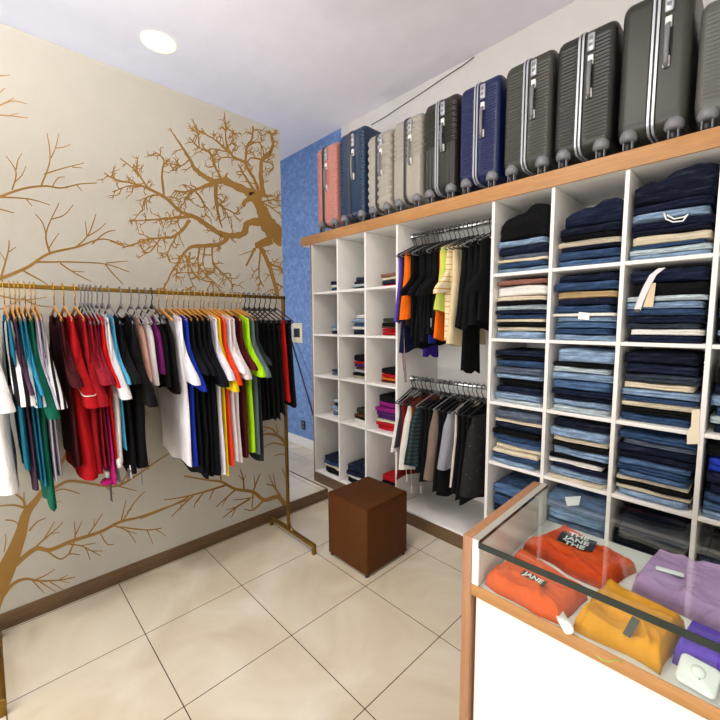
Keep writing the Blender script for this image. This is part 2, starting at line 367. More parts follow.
# right hand tree, gnarled
T = [
 ([(286, 240, 13), (277, 234, 13), (269, 226, 12), (263, 213, 9), (257, 200, 9), (255, 192, 10)], 0, 0, 0),
 ([(272, 240), (263, 243), (255, 246)], 8, 4, 0), ([(255, 196), (246, 201), (243, 206)], 5, 3, 0), ([(258, 192), (266, 196), (272, 196)], 4, 1.5, 2),
 ([(263, 195), (261, 176), (262, 161), (272, 149), (272, 137), (269, 131)], 4.2, 1.8, 6), ([(272, 141), (277, 142)], 1.6, 1, 0), ([(272, 135), (277, 133)], 1.6, 1, 1), ([(264, 159), (273, 154)], 2.5, 1, 2),
 ([(262, 160), (252, 158), (246, 162)], 1.8, .8, 2), ([(264, 161), (272, 164), (273, 170)], 1.4, .7, 2), ([(259, 195), (255, 181), (246, 164), (247, 147), (252, 138), (253, 126)], 3, 1.4, 6),
 ([(256, 193), (246, 178), (238, 164)], 2.4, 1, 3), ([(248, 146), (258, 142), (263, 150), (263, 160)], 1.4, .8, 3), ([(253, 130), (259, 131)], 1, .6, 1),
 ([(246, 163), (232, 155), (226, 140), (226, 127), (224, 112)], 2.2, .8, 7), ([(227, 128), (233, 132), (239, 137)], 1.1, .6, 2), ([(228, 145), (237, 142)], 1, .6, 2), ([(228, 139), (234, 133)], 1, .6, 1),
 ([(231, 154), (217, 141), (207, 135), (201, 128)], 1.8, .7, 5), ([(246, 162), (233, 158), (221, 158), (218, 167)], 1.5, .7, 4), ([(230, 152), (212, 149), (205, 152)], 1.3, .7, 2),
 ([(254, 195), (238, 187), (224, 181), (215, 182), (204, 176), (195, 169), (189, 158), (180, 144), (172, 132)], 7, .9, 9), ([(236, 186), (226, 178), (228, 173)], 4.5, 1, 0), ([(222, 180), (215, 166), (210, 153), (198, 147), (189, 137)], 2.4, .9, 8),
 ([(199, 147), (198, 133), (194, 126)], 1.3, .6, 3), ([(216, 182), (203, 187), (194, 190), (183, 192), (174, 190)], 3.6, 1, 9), ([(216, 184), (216, 200), (219, 216), (222, 228)], 4, .8, 6), ([(217, 202), (226, 212), (230, 224)], 1.6, .6, 4),
 ([(218, 205), (232, 212), (238, 215)], 1.3, .5, 3), ([(194, 190), (186, 198), (184, 204)], 2, .8, 5), ([(196, 192), (203, 202), (206, 216)], 1.6, .7, 4), ([(189, 160), (181, 166), (176, 164)], 1.4, .7, 4),
 ([(264, 222), (248, 223), (244, 233), (229, 236), (214, 230), (198, 219), (180, 211), (164, 197), (142, 186), (117, 180), (104, 173)], 6.5, .8, 16), ([(164, 197), (162, 172), (164, 160), (155, 152)], 2.2, .8, 6),
 ([(150, 190), (138, 174), (130, 166), (120, 158)], 1.5, .7, 6), ([(142, 186), (128, 186), (112, 192)], 1.5, .7, 5), ([(160, 195), (146, 198), (142, 212)], 1.5, .7, 4), ([(138, 177), (136, 160)], 1.2, .7, 2),
 ([(228, 237), (218, 245), (195, 246), (186, 251), (180, 260), (172, 272), (163, 290)], 4, 1, 10), ([(190, 216), (175, 218), (161, 219), (133, 221)], 3.4, .9, 10), ([(190, 220), (175, 236), (150, 239), (122, 248)], 3.2, .9, 12),
 ([(186, 251), (178, 262), (176, 282)], 2, .7, 6), ([(200, 246), (198, 262), (206, 275), (222, 288)], 1.7, .7, 8), ([(212, 246), (214, 264), (226, 276), (234, 287)], 1.7, .7, 8), ([(190, 252), (188, 272), (196, 290)], 1.8, .7, 8),
 ([(205, 246), (203, 262), (206, 272)], 1.4, .6, 4), ([(185, 255), (196, 276), (214, 284), (224, 296)], 1.5, .6, 6), ([(176, 237), (168, 252), (170, 262)], 1.4, .6, 4), ([(160, 239), (150, 252), (141, 252)], 1.3, .6, 4),
 ([(230, 237), (236, 243)], 1.6, .6, 0), ([(220, 246), (219, 252)], 1.6, .6, 0),
 ([(258, 244), (264, 254), (270, 268), (278, 298)], 4, 3, 5), ([(255, 248), (246, 266)], 2.4, 1.6, 0), ([(256, 250), (239, 255)], 1, .5, 0), ([(270, 264), (283, 269)], 2, 1.2, 3), ([(260, 252), (259, 276), (264, 287)], 1.4, .7, 3),
 ([(262, 202), (272, 208), (282, 216)], 1.4, .8, 3), ([(262, 202), (274, 200), (281, 206)], 1.4, .8, 3), ([(274, 282), (284, 288)], 1.8, 1, 1), ([(182, 212), (178, 222), (182, 232)], 1.6, .7, 3)]
for i, (P, a, b, n) in enumerate(T):
    stroke([(p[0], p[1], p[2]*1.2) for p in P] if len(P[0]) == 3 else P, a*1.15, b*1.15, .35, i+50)
    if n: twigs(P, 1.3, 10, int(n*1.25)+1, 900+i*7, 1, (.5, 1.2), .55)
struct('wall_left', wl, [M_mural, M_gold], 'cream mural partition painted with golden bare tree branches')
# raised platform the partition stands on
pf = MB().box(-5.6, XM-.012, -3.2, YP-.012, 0, PLAT-.004)
struct('platform', pf, M_floor, 'low tiled platform the mural partition stands on')
struct('baseboard_left', MB().box(XM-.012, XM+.004, -3.2, YP, 0, PLAT, .002).box(-5.6, XM-.012, YP-.012, YP, 0, PLAT, .002), M_base, 'brown skirting along the platform edge under the mural')

# ------------------------------------------------------------------ shelving unit
su = thing('shelving_unit', 'tall white built-in shelving with cubbies for folded clothes and an open hanging bay', 'shelving', ((XS[0]+XS[-1])/2, YS, 0))
SUX, SUY = (XS[0]+XS[-1])/2, YS
def part(name, mb, mats, parent):
    mb.v = [(x-SUX, y-SUY, z) for x, y, z in mb.v]; return mb.build(name, mats, parent)
LV = [1.7542, 1.3824, 1.0065, .6324]; RV = [1.765, 1.388, 1.009, .638]
part('back_panel', MB().box(XS[0], XS[-1], YB-.02, YB-.004, .09, BOARD0-.001), M_white, su)
sp = part('side_panel', MB().box(XS[0]-.006, XS[0]+.009, YS+.002, YB-.02, .0, BOARD0-.001, .001), M_white, su)
ep = MB().box(XS[0]-.016, XS[0]-.0055, YS-.002, YB-.02, 0, BOARD0-.001); ep.v = [(x-SUX, y-SUY, z) for x, y, z in ep.v]
ep.build('wood_edge', M_woodv, sp)
for x in XS[1:]:
    part('divider', MB().box(x-.009, x+.009, YS, YB-.02, .088, BOARD0-.001, .001), M_white, su)
for i in range(len(XS)-1):
    a, b = XS[i]+.0095, XS[i+1]-.0095
    if i == 3: continue
    for z in (LV if i < 3 else RV):
        part('shelf', MB().box(a, b, YS+.003, YB-.021, z-.009, z+.009, .001), M_white, su)
for i in range(len(XS)-1):
    part('bottom_panel', MB().box(XS[i]+.0095, XS[i+1]-.0095, YS+.003, YB-.021, .089, .104, .001), M_white, su)
part('toe_kick', MB().box(XS[0]-.01, XS[-1]+.009, YS-.004, YS+.012, 0, .0875, .001), M_base, su)
RY = 2.345
for z in (2.12, 1.066):
    a, b = XS[3]+.0095, XS[4]-.0095
    r_ = part('hanging_rail', MB().tube([(a+.002, RY, z), (b-.002, RY, z)], .0125, 12), M_chrome, su)
    for xx, d in ((a, 1), (b, -1)):
        mb = MB().lathe([(.0, 0), (.026, 0), (.026, .008*d), (.018, .02*d), (.0145, .03*d), (0, .03*d)], 16, (xx-SUX, RY-SUY, z), 'x'); mb.build('rail_flange', M_chrome, r_)
tb = thing('top_board', 'long oak-edged white board running above the cubbies under the suitcases', 'shelf', ((XS[0]+XS[-1])/2, YS, BOARD0))
MB().box(-3.027-SUX, XS[-1]+.03-SUX, 0, YB-.004-YS, 0, BOARD1-BOARD0, .001).build('board', M_white, tb)
MB().box(-3.029-SUX, XS[-1]+.03-SUX, -.012, 0, 0, BOARD1-BOARD0+.001, .0015).build('wood_edging', M_wood, tb)

# ------------------------------------------------------------------ folded clothes
DEN = dict(D='#141c33', N='#0d1326', K='#08080a', M='#2f4768', S='#4a668a', L='#859db8', P='#b6c4c8', C='#d8cbb0', W='#e6e2da', G='#566070', H='#2e3742', T='#b89a70',
           R='#b3121f', B='#6e3a36', V='#4a2362', A='#8a1d72', O='#d4661e', Q='#2a2c3c', Y='#1c37a8', E='#33382a', U='#8c5f52', I='#5a3020')
NAMES = dict(D='dark navy', N='inky navy', K='black', M='mid blue', S='stonewashed blue', L='light blue', P='ice blue', C='cream', W='white', G='grey-blue', H='charcoal', T='khaki',
             R='red', B='maroon', V='deep purple', A='magenta', O='orange', Q='dark slate', Y='royal blue', E='olive patterned', U='dusty pink', I='brown')
DENIM = set('DNMSLPGHQY')
def fold_mesh(w, d, h, seed, bulky=False):
    r = random.Random(seed); rings = []; n = 15
    ph = [r.uniform(0, 6.28) for _ in range(6)]; crease = h > .013 and not bulky; nfold = 3 if r.random() < .45 and h > .02 else 2
    lean = r.uniform(-.12, .12); skew = r.uniform(-.02, .02)
    for i in range(n):
        s = i/(n-1); x = (s-.5)*w; e = abs(2*s-1)
        end = 1-.5*max(0, e-.86)/.14
        wob = .009*math.sin(5*s+ph[0])+.005*math.sin(11*s+ph[1])+skew*(s-.5)
        hh = h*(.90+.05*math.sin(6*s+ph[2])+.10*lean*(s-.5)*4)*(1-.14*max(0, (e-.8)/.2)**2)
        if bulky: hh = h*min(1, .56+.42*min(1, s*1.25)+.05*math.sin(13*s+ph[3])+.03*math.sin(23*s+ph[1])-(.2*max(0, s-.9)/.1))
        ring = []
        m = 11; fr = min(.028, h*.75)
        for k in range(m):
            t = k/(m-1); a = -PI/2+PI*t
            bul = math.cos(a)**.7 if math.cos(a) > 0 else 0
            if crease: bul *= .5+.5*abs(math.sin(nfold*PI*t))**.6
            yy = fr-fr*bul*end+wob*bul; zz = hh*(.5+.5*math.sin(a))
            if bulky: bul *= .62+.38*abs(math.sin(3*PI*t+.5*math.sin(5*s+ph[5])))**.6; yy = .05-.05*bul*end+wob*1.5*bul+.006*math.sin(17*t+4*s+ph[4])
            ring.append((x*(1-.02*math.sin(PI*t)), yy, zz))
        ring.append((x, d*.5, hh*1.0)); ring.append((x, d, hh*.96)); ring.append((x, d, hh*.04)); ring.append((x, d*.5, 0))
        rings.append(ring)
    # ends pulled in slightly so the edge of the pile looks soft
    c0 = [(rings[0][j][0]-.003, rings[0][j][1]*.8+d*.1, rings[0][j][2]*.6+h*.2) for j in range(len(rings[0]))]
    c1 = [(rings[-1][j][0]+.003, rings[-1][j][1]*.8+d*.1, rings[-1][j][2]*.6+h*.2) for j in range(len(rings[0]))]
    return MB().loft([c0]+rings+[c1])
ORD = ['topmost', 'second from top', 'third from top', 'fourth from top', 'fifth from top', 'sixth from top', 'seventh from top', 'eighth from top', 'ninth from top', 'tenth from top', 'eleventh from top', 'twelfth from top']
ROWS = ['top row', 'second row', 'third row', 'fourth row', 'bottom row']
def stack(codes, x0, x1, z, yf, d, scale, colname, row, group, limit, left=False):
    """codes: top to bottom, 'colour thickness' in photo pixels"""
    items = [(c[0], float(c[1:].rstrip('b*')), c.endswith('b')) for c in codes.split()]
    tot = sum(t for _, t, _ in items)*scale; k = scale*min(1, limit/tot)
    zz = z
    for idx in range(len(items)-1, -1, -1):
        c, t, bulky = items[idx]; h = t*k; seed = rng.randrange(10**6)
        w = (x1-x0)*rng.uniform(.88, 1.0); dd = d*rng.uniform(.9, 1)
        xc = (x0+x1)/2+((x1-x0)-w)*rng.uniform(-.5, .5)
        den = c in DENIM
        nm = 'folded_jeans' if den or (not left and c in 'CWKT') else 'folded_garment'
        mb = fold_mesh(w, dd, h-.0006, seed, bulky)
        o = mb.build(nm, fabric(DEN[c], 'denim' if den else 'cloth'), None, (xc, yf+rng.uniform(-.012, .018), zz))
        what = 'jeans' if nm == 'folded_jeans' else 'garment'
        tag(o, f'{NAMES[c]} folded {what}, {ORD[idx]}, {ROWS[row]} of {colname}', what if what == 'jeans' else 'folded clothes', group)
        zz += h
    return zz
RN = {4: 'jeans column nearest hanging clothes', 5: 'middle jeans column', 6: 'third jeans column', 7: 'right-edge jeans column'}
RD = {
 (4, 0): 'K32b L6 D8 G5 C3 M5 L5', (4, 1): 'U5 W11 C5 K4 P5 D4 M5 C3 K5 C4 L8', (4, 2): 'D6 K4 M7 G8 L4 K8 D7 L7 P4', (4, 3): 'G10 C4 D7 K6 M6 S5 C4 C5 M6 L5', (4, 4): 'S12 M12 D10 C5 K10 M11 D10',
 (5, 0): 'D22b N8 K4 C6 N4 M8 S7', (5, 1): 'D8 M10 T9 D7 M9 W4 L6 S7 M7 L7', (5, 2): 'L14 K5 P5 L8 S9 D6 N5 L6 P6', (5, 3): 'N10 L12 C6 K6 L10 K5 W6 D6 L8 C4', (5, 4): 'S18 L12 G12 M12 D11 M11 S10',
 (6, 0): 'N32b D8 L8 D8 N5 C9 M4 P6 L5', (6, 1): 'D15 K14 P6 L8 M7 D8 H6 W7 D8', (6, 2): 'N13 D10 H9 C7 L8 M5 C6 K7 M9', (6, 3): 'M8 G5 D8 N7 S5 M7 S6 C4 K4 C4 L8', (6, 4): 'D18 K11 D11 M12 S12 D12 M11',
 (7, 0): 'N14 D12 M10 D9 K8', (7, 1): 'D13 K10 M9 D10 L6 D8', (7, 2): 'K18 D11 L10 M9 P7 D9', (7, 3): 'K13 Y14 D10 D9 M8 S9 L7', (7, 4): 'K16 D14 N13 D12 K12 D11'}
for (ci, row), codes in RD.items():
    x0, x1 = XS[ci]+.014, XS[ci+1]-.014
    tops = [BOARD0]+[z-.009 for z in RV]; floors = [z+.0095 for z in RV]+[.1045]
    lim = tops[row]-floors[row]-(.07 if row == 4 else .02)
    sc = {4: .0057, 5: .0054, 6: .0049, 7: .0047}[ci]
    stack(codes, x0+.003, x1-.003, floors[row], YS+.018+(.02 if row == 4 else 0), .36, sc, RN[ci], row, f'folded jeans in the {RN[ci]}', lim)
LN = {0: 'leftmost cubby column', 1: 'second cubby column from left', 2: 'third cubby column from left'}
LD = {(0, 0): 'D5 W4 M7', (0, 1): 'L6 P4 D5', (0, 2): 'M4 G5', (0, 3): 'P5 D5 L5 W3 S6', (0, 4): 'D6 M6 C3 K10',
      (1, 0): 'H6 Q4 P4 K4', (1, 1): 'W5 L6 M5 W4 D7', (1, 2): 'K9 R3 V5 B3 P4 K5 C4', (1, 3): 'E7 I4 K3 W4', (1, 4): 'D11 D6 W5 K6',
      (2, 0): 'U5 C4 Q5 R4', (2, 1): 'E5 K6 I2 R4 R5', (2, 2): 'K8 R5 O4 I3', (2, 3): 'K9 A7 A6 V5 V5 C3 R5 R6', (2, 4): 'R7 K8 R6 K5'}
for (ci, row), codes in LD.items():
    x0, x1 = XS[ci]+.012, XS[ci+1]-.014
    floors = [z+.0095 for z in LV]+[.1045]
    w = .245; setb = .10
    if row == 4: w, setb = .27, .04
    if ci == 0 and row < 4: w = .215
    if ci == 2 and row == 3: w, setb = .25, .05
    if ci == 2 and row == 4: w, setb = .22, .08
    stack(codes, x1-w, x1, floors[row], YS+setb, .30, .0062, LN[ci], row, f'folded clothes in the {LN[ci]}', .30, True)

# ------------------------------------------------------------------ garments on hangers
def hook_pts(r=.0190):
    """hook in the local u-z plane; the rail centre is the origin"""
    pts = [(0, 0, -.085), (0, 0, -.062), (.004, 0, -.048), (.0185, 0, -.030)]
    for k in range(9):
        a = -PI*.28+PI*1.15*k/8
        pts.append((r*math.cos(a), 0, r*math.sin(a)))
    return pts
_hp = {}
def hanger_proto(kind):
    if kind in _hp: return _hp[kind]
    if kind == 'wood':
        body = MB()
        rings = []
        for i in range(17):
            s = -1+2*i/16; x = s*.195; z = -.090-.058*abs(s)**1.1; hh = .0125-.0045*abs(s); tt = .0040+.0010*abs(s)
            rings.append([(x, tt*math.cos(2*PI*k/8), z+hh*math.sin(2*PI*k/8)) for k in range(8)])
        body.loft(rings)
        b = ('arm', body, M_hang)
        h = ('hook', MB().tube(hook_pts(), .0022, 6), M_hook)
    else:
        body = MB()
        body.tube([(-.005, 0, -.07), (-.10, 0, -.112), (-.19, 0, -.152), (-.2, 0, -.160), (-.19, 0, -.166), (0, 0, -.168), (.19, 0, -.166), (.2, 0, -.160), (.19, 0, -.152), (.10, 0, -.112), (.005, 0, -.07)], .0042, 7)
        body.tube([(0, 0, -.09), (0, 0, -.066)], .007, 8)
        b = ('arm', body, M_black if kind == 'black' else M_grey)
        h = ('hook', MB().tube(hook_pts(), .0030, 6), M_black if kind == 'black' else M_grey)
    root = bpy.data.objects.new('proto', None)
    me = [MBp.build(n, m) for n, MBp, m in (b, h)]
    for o in me: COL.objects.unlink(o)
    _hp[kind] = me; return me
def hanger(kind, loc, rz, label, group):
    nm = {'wood': 'wooden_hanger', 'black': 'plastic_hanger', 'grey': 'plastic_hanger'}[kind]
    root = thing(nm, label, 'hanger', loc, rz, group)
    for p in hanger_proto(kind):
        c = p.copy(); c.parent = root; COL.objects.link(c)
    return root

def cloth_noise(r):
    ph = [r.uniform(0, 6.28) for _ in range(5)]
    return lambda u, z: .55*math.sin(26*u+7*z+ph[0])+.3*math.sin(47*u-9*z+ph[1])+.35*math.sin(13*z+9*u+ph[2])
def body_sheet(p, r, z_top, z_hem, t, fold, lean):
    """front and back cloth sheets; returns MB. p: nw, sw, bw, hw, neck"""
    mb = MB(); nf = cloth_noise(r); C, Rr = 21, 15
    nw, sw, bw, hw = p['nw'], p['sw'], p['bw'], p['hw']; zs = p['zs']; zn = p['zn']
    L = z_top-z_hem
    hemph = r.uniform(0, 6.28)
    for side in (1, -1):
        vs = []
        for i in range(Rr):
            f = i/(Rr-1)
            for j in range(C):
                q = -1+2*j/(C-1)
                # top edge
                ut = q*sw; au = abs(ut)
                if au < nw: zt = zn-(p['neck'] if side == p.get('frontside', -1) else p['neck']*.35)*math.sqrt(max(0, 1-(au/nw)**2))
                else: zt = zn+(zs-zn)*(au-nw)/max(1e-3, sw-nw)
                g = f**1.0
                wid = (sw+(bw-sw)*min(1, f/.3)) if f < .3 else bw+(hw-bw)*(f-.3)/.7
                u = q*wid
                zb = z_hem+.012*math.sin(5*q+hemph)+p.get('tilt', 0)*q
                z = zt+(zb-zt)*g
                thick = max(.0058, t*(.25+.75*min(1, f/.22))*(1+.2*f))*max(0, 1-q**8)**.5
                v = side*thick+fold*min(1, f*1.6)*nf(u, z)+lean*f**.8
                vs.append((u, v, z))
        fs = []
        for i in range(Rr-1):
            for j in range(C-1):
                a = i*C+j; fs.append((a, a+1, a+C+1, a+C))
        mb.add(vs, fs)
    return mb
def sleeve_mb(p, r, s, ts, length, drift, fold, flare=.07):
    nf = cloth_noise(r); rings = []
    sw = p['sw']; zs = p['zs']; N = 14; K = 9
    for i in range(K):
        f = i/(K-1); g = f*f*(3-2*f)
        cu = s*(sw-.02+(.075)*g); cz = zs-.075-(length-.02)*f*1.0
        hv = .072*(1-g)+.010*g; hu = .012*(1-g)+flare*g
        ring = []
        tt = max(.0058, ts*(.4+.6*g))
        for k in range(N):
            a = 2*PI*k/N; ca, sa = math.cos(a), math.sin(a)
            ce, se = math.copysign(abs(ca)**.42, ca), math.copysign(abs(sa)**.55, sa)
            u = cu+hu*ce; z = cz+hv*-s*ce
            v = tt*se+drift*min(1.3, f*length/.27)**1.15+fold*nf(u, z)*f
            ring.append((u, v, z))
        rings.append(ring)
    return MB().loft(rings, False, False)
TYPES = dict(
 tee=dict(nw=.110, sw=.207, bw=.215, hw=.225, zn=-.113, zs=-.143, neck=.07),
 tank=dict(nw=.085, sw=.135, bw=.19, hw=.20, zn=-.12, zs=-.14, neck=.12),
 cami=dict(nw=.10, sw=.125, bw=.18, hw=.20, zn=-.13, zs=-.145, neck=.11),
 skirt=dict(nw=.01, sw=.15, bw=.19, hw=.24, zn=-.165, zs=-.17, neck=.0),
 dress=dict(nw=.09, sw=.19, bw=.19, hw=.25, zn=-.115, zs=-.15, neck=.09))
def garment(kind, loc, rz, hem, t, mat, label, cat, group, seed, sleeve=.22, smat=None, drift=(0, 0), lean=0, ts=None, extra=None, tilt=0, scale=1.0):
    r = random.Random(seed); nm = {'tee': 'hanging_t_shirt', 'tank': 'hanging_tank_top', 'cami': 'hanging_camisole', 'skirt': 'hanging_skirt', 'dress': 'hanging_dress', 'shorts': 'hanging_shorts'}[kind]
    root = thing(nm, label, cat, loc, rz, group); fold = min(.010, t*.36)
    if kind == 'shorts':
        for s in (-1, 1):
            rings = []; nf = cloth_noise(r)
            for i in range(9):
                f = i/8; z = -.15+(hem+.15)*f; hw = .085+.025*f; cu = s*(.085+.022*f)
                rings.append([(cu+hw*math.copysign(abs(math.cos(a))**.8, math.cos(a)), t*(.5+.5*min(1, f*3))*math.sin(a)+fold*nf(cu+hw*math.cos(a), z)*f+lean*f, z+.01*math.sin(3*a+seed)*f) for a in [2*PI*k/16 for k in range(16)]])
            MB().loft(rings, True, False).build('leg', mat, root)
        MB().box(-.17, .17, -t*.62, t*.62, -.185, -.148, min(.004, t*.3)).build('waistband', mat, root)
        return root
    p = dict(TYPES[kind]); p['tilt'] = tilt
    for k_ in ('nw', 'sw', 'bw', 'hw'): p[k_] *= scale
    body_sheet(p, r, p['zn'], hem, t, fold, lean).build('body', mat, root, doubles=True)
    if kind == 'tee' and sleeve:
        for s in (1, -1):
            dr = drift[0] if s == 1 else drift[1]
            sleeve_mb(p, r, s, (ts or t), sleeve*r.uniform(.95, 1.05), dr, fold*.7).build('sleeve', smat or mat, root)
    if kind in ('tee', 'dress'):
        pts = []
        for k in range(21):
            a = 2*PI*k/20; u = p['nw']*math.cos(a); sd = math.sin(a)
            pts.append((u, t*.2*sd, p['zn']-(p['neck'] if sd < 0 else p['neck']*.35)*abs(sd)))
        MB().tube(pts, .0045, 5, cap=False).build('collar', smat if extra == 'collar' else mat, root)
    if kind in ('tank', 'cami'):
        for s in (1, -1):
            MB().tube([(s*.10, 0, -.112), (s*.11, .002, -.13), (s*.115, 0, -.15)], .004, 5, flat=.5).build('strap', smat or mat, root)
    return root

RX, RZ = -2.232, 1.66
RACK = []
def g(px, hk, kind, colr, hem_py, words, **kw): RACK.append((px, hk, kind, colr, hem_py, words, kw))
bw_stripe = stripes('black_white_stripe', ['#0c0c0e', '#e8e8e6'], 'Y', 11)
bw_stripe2 = stripes('black_white_stripe_fine', ['#0c0c0e', '#dfdfdf'], 'Y', 16)
teal_stripe = stripes('teal_black_stripe', ['#1d6f8c', '#0c0c10', '#1d6f8c', '#cfd8dc'], 'Y', 11)
g(-19, 'wood', 'tee', '#e6e4e2', 497, 'white T-shirt at the left end of the rack', drift=(.05, 0), sleeve=.27, ts=.03, bt=0.026)
g(3, 'wood', 'tee', '#1b6a86', 470, 'teal T-shirt with bold black and white striped sleeves', smat=bw_stripe, sleeve=.27, ts=.034, bt=0.010)
g(9, 'wood', 'tee', '#4a3145', 492, 'plum T-shirt behind the black and white striped sleeve', drift=(.02, 0))
g(14, 'wood', 'tee', '#20708c', 478, 'teal T-shirt with black and blue striped sleeves', smat=teal_stripe, drift=(.04, 0), sleeve=.27, ts=.02)
g(18, 'wood', 'tee', '#2a86a8', 486, 'plain teal-blue T-shirt next to the emerald one', drift=(.03, 0))
g(23, 'wood', 'tee', '#0d5a46', 510, 'long emerald green T-shirt, longest on the rack', drift=(.05, 0), sleeve=.33, ts=.022, lean=.02, bt=0.012)
g(29, 'wood', 'tee', '#b9b4c6', 478, 'pale lilac-grey T-shirt right of the emerald one', drift=(.04, 0), sleeve=.28)
g(34, 'wood', 'tee', '#9c96a4', 476, 'grey T-shirt with narrow black and white striped sleeves', smat=bw_stripe2, drift=(.045, 0), sleeve=.30, ts=.02)
g(53, 'wood', 'tee', '#3c0a10', 465, 'dark maroon T-shirt left of the bright red ones', drift=(.01, 0), ts=.022, bt=.0073)
g(61, 'wood', 'tee', '#a80e16', 478, 'red T-shirt with a thin white line around the sleeve', drift=(.05, 0), sleeve=.30, ts=.035, lean=.01, extra='line', bt=0.026)
g(65.5, 'wood', 'tee', '#93101a', 476, 'second red T-shirt, on the last wooden hanger before the grey ones', drift=(.05, 0), sleeve=.30, ts=.025, bt=0.014)
g(71, 'grey', 'tee', '#8c1826', 470, 'crimson T-shirt on the first grey plastic hanger', drift=(.03, 0), ts=.02)
g(75, 'grey', 'tee', '#7e1626', 466, 'crimson T-shirt on the second grey plastic hanger', drift=(.035, 0), ts=.022)
g(79, 'grey', 'dress', '#a31562', 485, 'magenta top whose ruffled hem shows below the red shirts', extra='tag')
g(84, 'grey', 'tee', '#d11216', 468, 'bright scarlet T-shirt beside the white one', drift=(.03, 0))
g(90, 'grey', 'tee', '#ebe9ea', 462, 'white T-shirt between scarlet and sky blue shirts', drift=(.045, 0), sleeve=.27, ts=.032, extra='pad', bt=0.013)
g(98, 'grey', 'tee', '#4b9cc0', 450, 'sky blue T-shirt between the white and black ones', drift=(.03, 0))
g(108, 'grey', 'tee', '#0b0b0d', 472, 'black T-shirt right of the sky blue one', drift=(.03, 0), ts=.025, extra='tags', bt=0.014)
g(120, 'grey', 'tee', '#0d0d0f', 468, 'long black T-shirt left of the gap in the rack', drift=(.035, 0), sleeve=.32, ts=.03, extra='strip', bt=0.022)
g(130, 'grey', 'cami', '#d9a894', 384, 'peach camisole right of the long black T-shirt')
g(138, 'grey', 'tank', '#dcd7dc', 383, 'short white tank top beside the purple satin one')
g(145, 'grey', 'cami', '#6b1760', 376, 'purple satin camisole on a grey hanger')
g(151, 'black', 'cami', '#0b0b0d', 386, 'black camisole right of the purple satin one')
g(158, 'wood', 'cami', '#0c090b', 392, 'black camisole with dark red trim left of the long white T-shirt', smat=fabric('#701420'))
g(166, 'wood', 'tee', '#eae6ea', 466, 'long white T-shirt fully showing its front mid-rack', drift=(.02, 0), sleeve=.27, ts=.02, bt=0.012)
g(172, 'wood', 'tee', '#1430a0', 468, 'royal blue T-shirt right of the long white one', drift=(.02, 0), sleeve=.29, bt=0.012)
g(177, 'wood', 'tee', '#0a0b12', 476, 'black T-shirt with a small white chest mark', drift=(.01, 0), extra='mark')
g(183, 'wood', 'tee', '#0a0b10', 477, 'black T-shirt among the dark run mid-rack')
g(188, 'wood', 'tee', '#0a0b10', 476, 'black T-shirt among the dark run mid-rack')
g(193, 'wood', 'tee', '#0b0c14', 474, 'navy-black T-shirt left of the lilac-white one', drift=(.02, 0), sleeve=.28, ts=.03, bt=0.022)
g(198, 'wood', 'tee', '#e2deea', 474, 'lilac-white T-shirt right of the dark run', drift=(.025, 0), sleeve=.26, ts=.022, bt=0.012)
g(203, 'wood', 'tee', '#e3c413', 475, 'yellow T-shirt between white and orange ones', drift=(.015, 0), sleeve=.32, ts=.02)
g(208, 'wood', 'tee', '#e8401a', 466, 'orange-red T-shirt right of the yellow one', drift=(.015, 0), sleeve=.27)
g(213, 'wood', 'tee', '#e4dfe2', 464, 'white T-shirt right of the orange-red one', drift=(.01, 0))
g(217, 'wood', 'tee', '#dfd0d2', 462, 'pale pink-white T-shirt left of the maroon one', drift=(.02, 0), sleeve=.27, ts=.025)
g(224, 'wood', 'tee', '#4a0d14', 457, 'maroon T-shirt left of the neon one', drift=(.0, 0))
g(231, 'wood', 'tee', '#a9e016', 452, 'neon lime T-shirt', drift=(.01, 0), sleeve=.25, ts=.03, bt=0.015)
g(236, 'wood', 'tee', '#5a6a6e', 454, 'slate grey T-shirt right of the neon one', drift=(.02, 0), sleeve=.25, ts=.025, bt=0.014)
g(239.5, 'wood', 'tee', '#23292b', 462, 'charcoal T-shirt on the last wooden hanger', sleeve=.2)
for px in (244, 248.5, 254, 259): g(px, 'black', 'shorts', '#08080a', 421, 'black shorts on a clip hanger at the right end')
g(264, 'black', 'shorts', '#0a0a0c', 416, 'black shorts left of the red pair')
g(269, 'black', 'shorts', '#a81210', 402, 'red shorts among the black ones at the right end')
g(275, 'black', 'shorts', '#09090b', 408, 'last black shorts beside the rack post')
ys = [onx(a[0], 287+a[0]*.035, RX)[1] for a in RACK]
TS = [a[6].pop('bt', 0.0060 if a[1] == 'wood' else .0066) for a in RACK]
for i in range(1, len(ys)): ys[i] = max(ys[i], ys[i-1]+(TS[i]+TS[i-1])*1.02+.001)
lim = 1.405
for i in range(len(ys)-1, -1, -1):
    if ys[i] > lim: ys[i] = lim
    lim = ys[i]-((TS[i]+TS[i-1])*1.02+.001 if i else 0)
RP = len(ys)
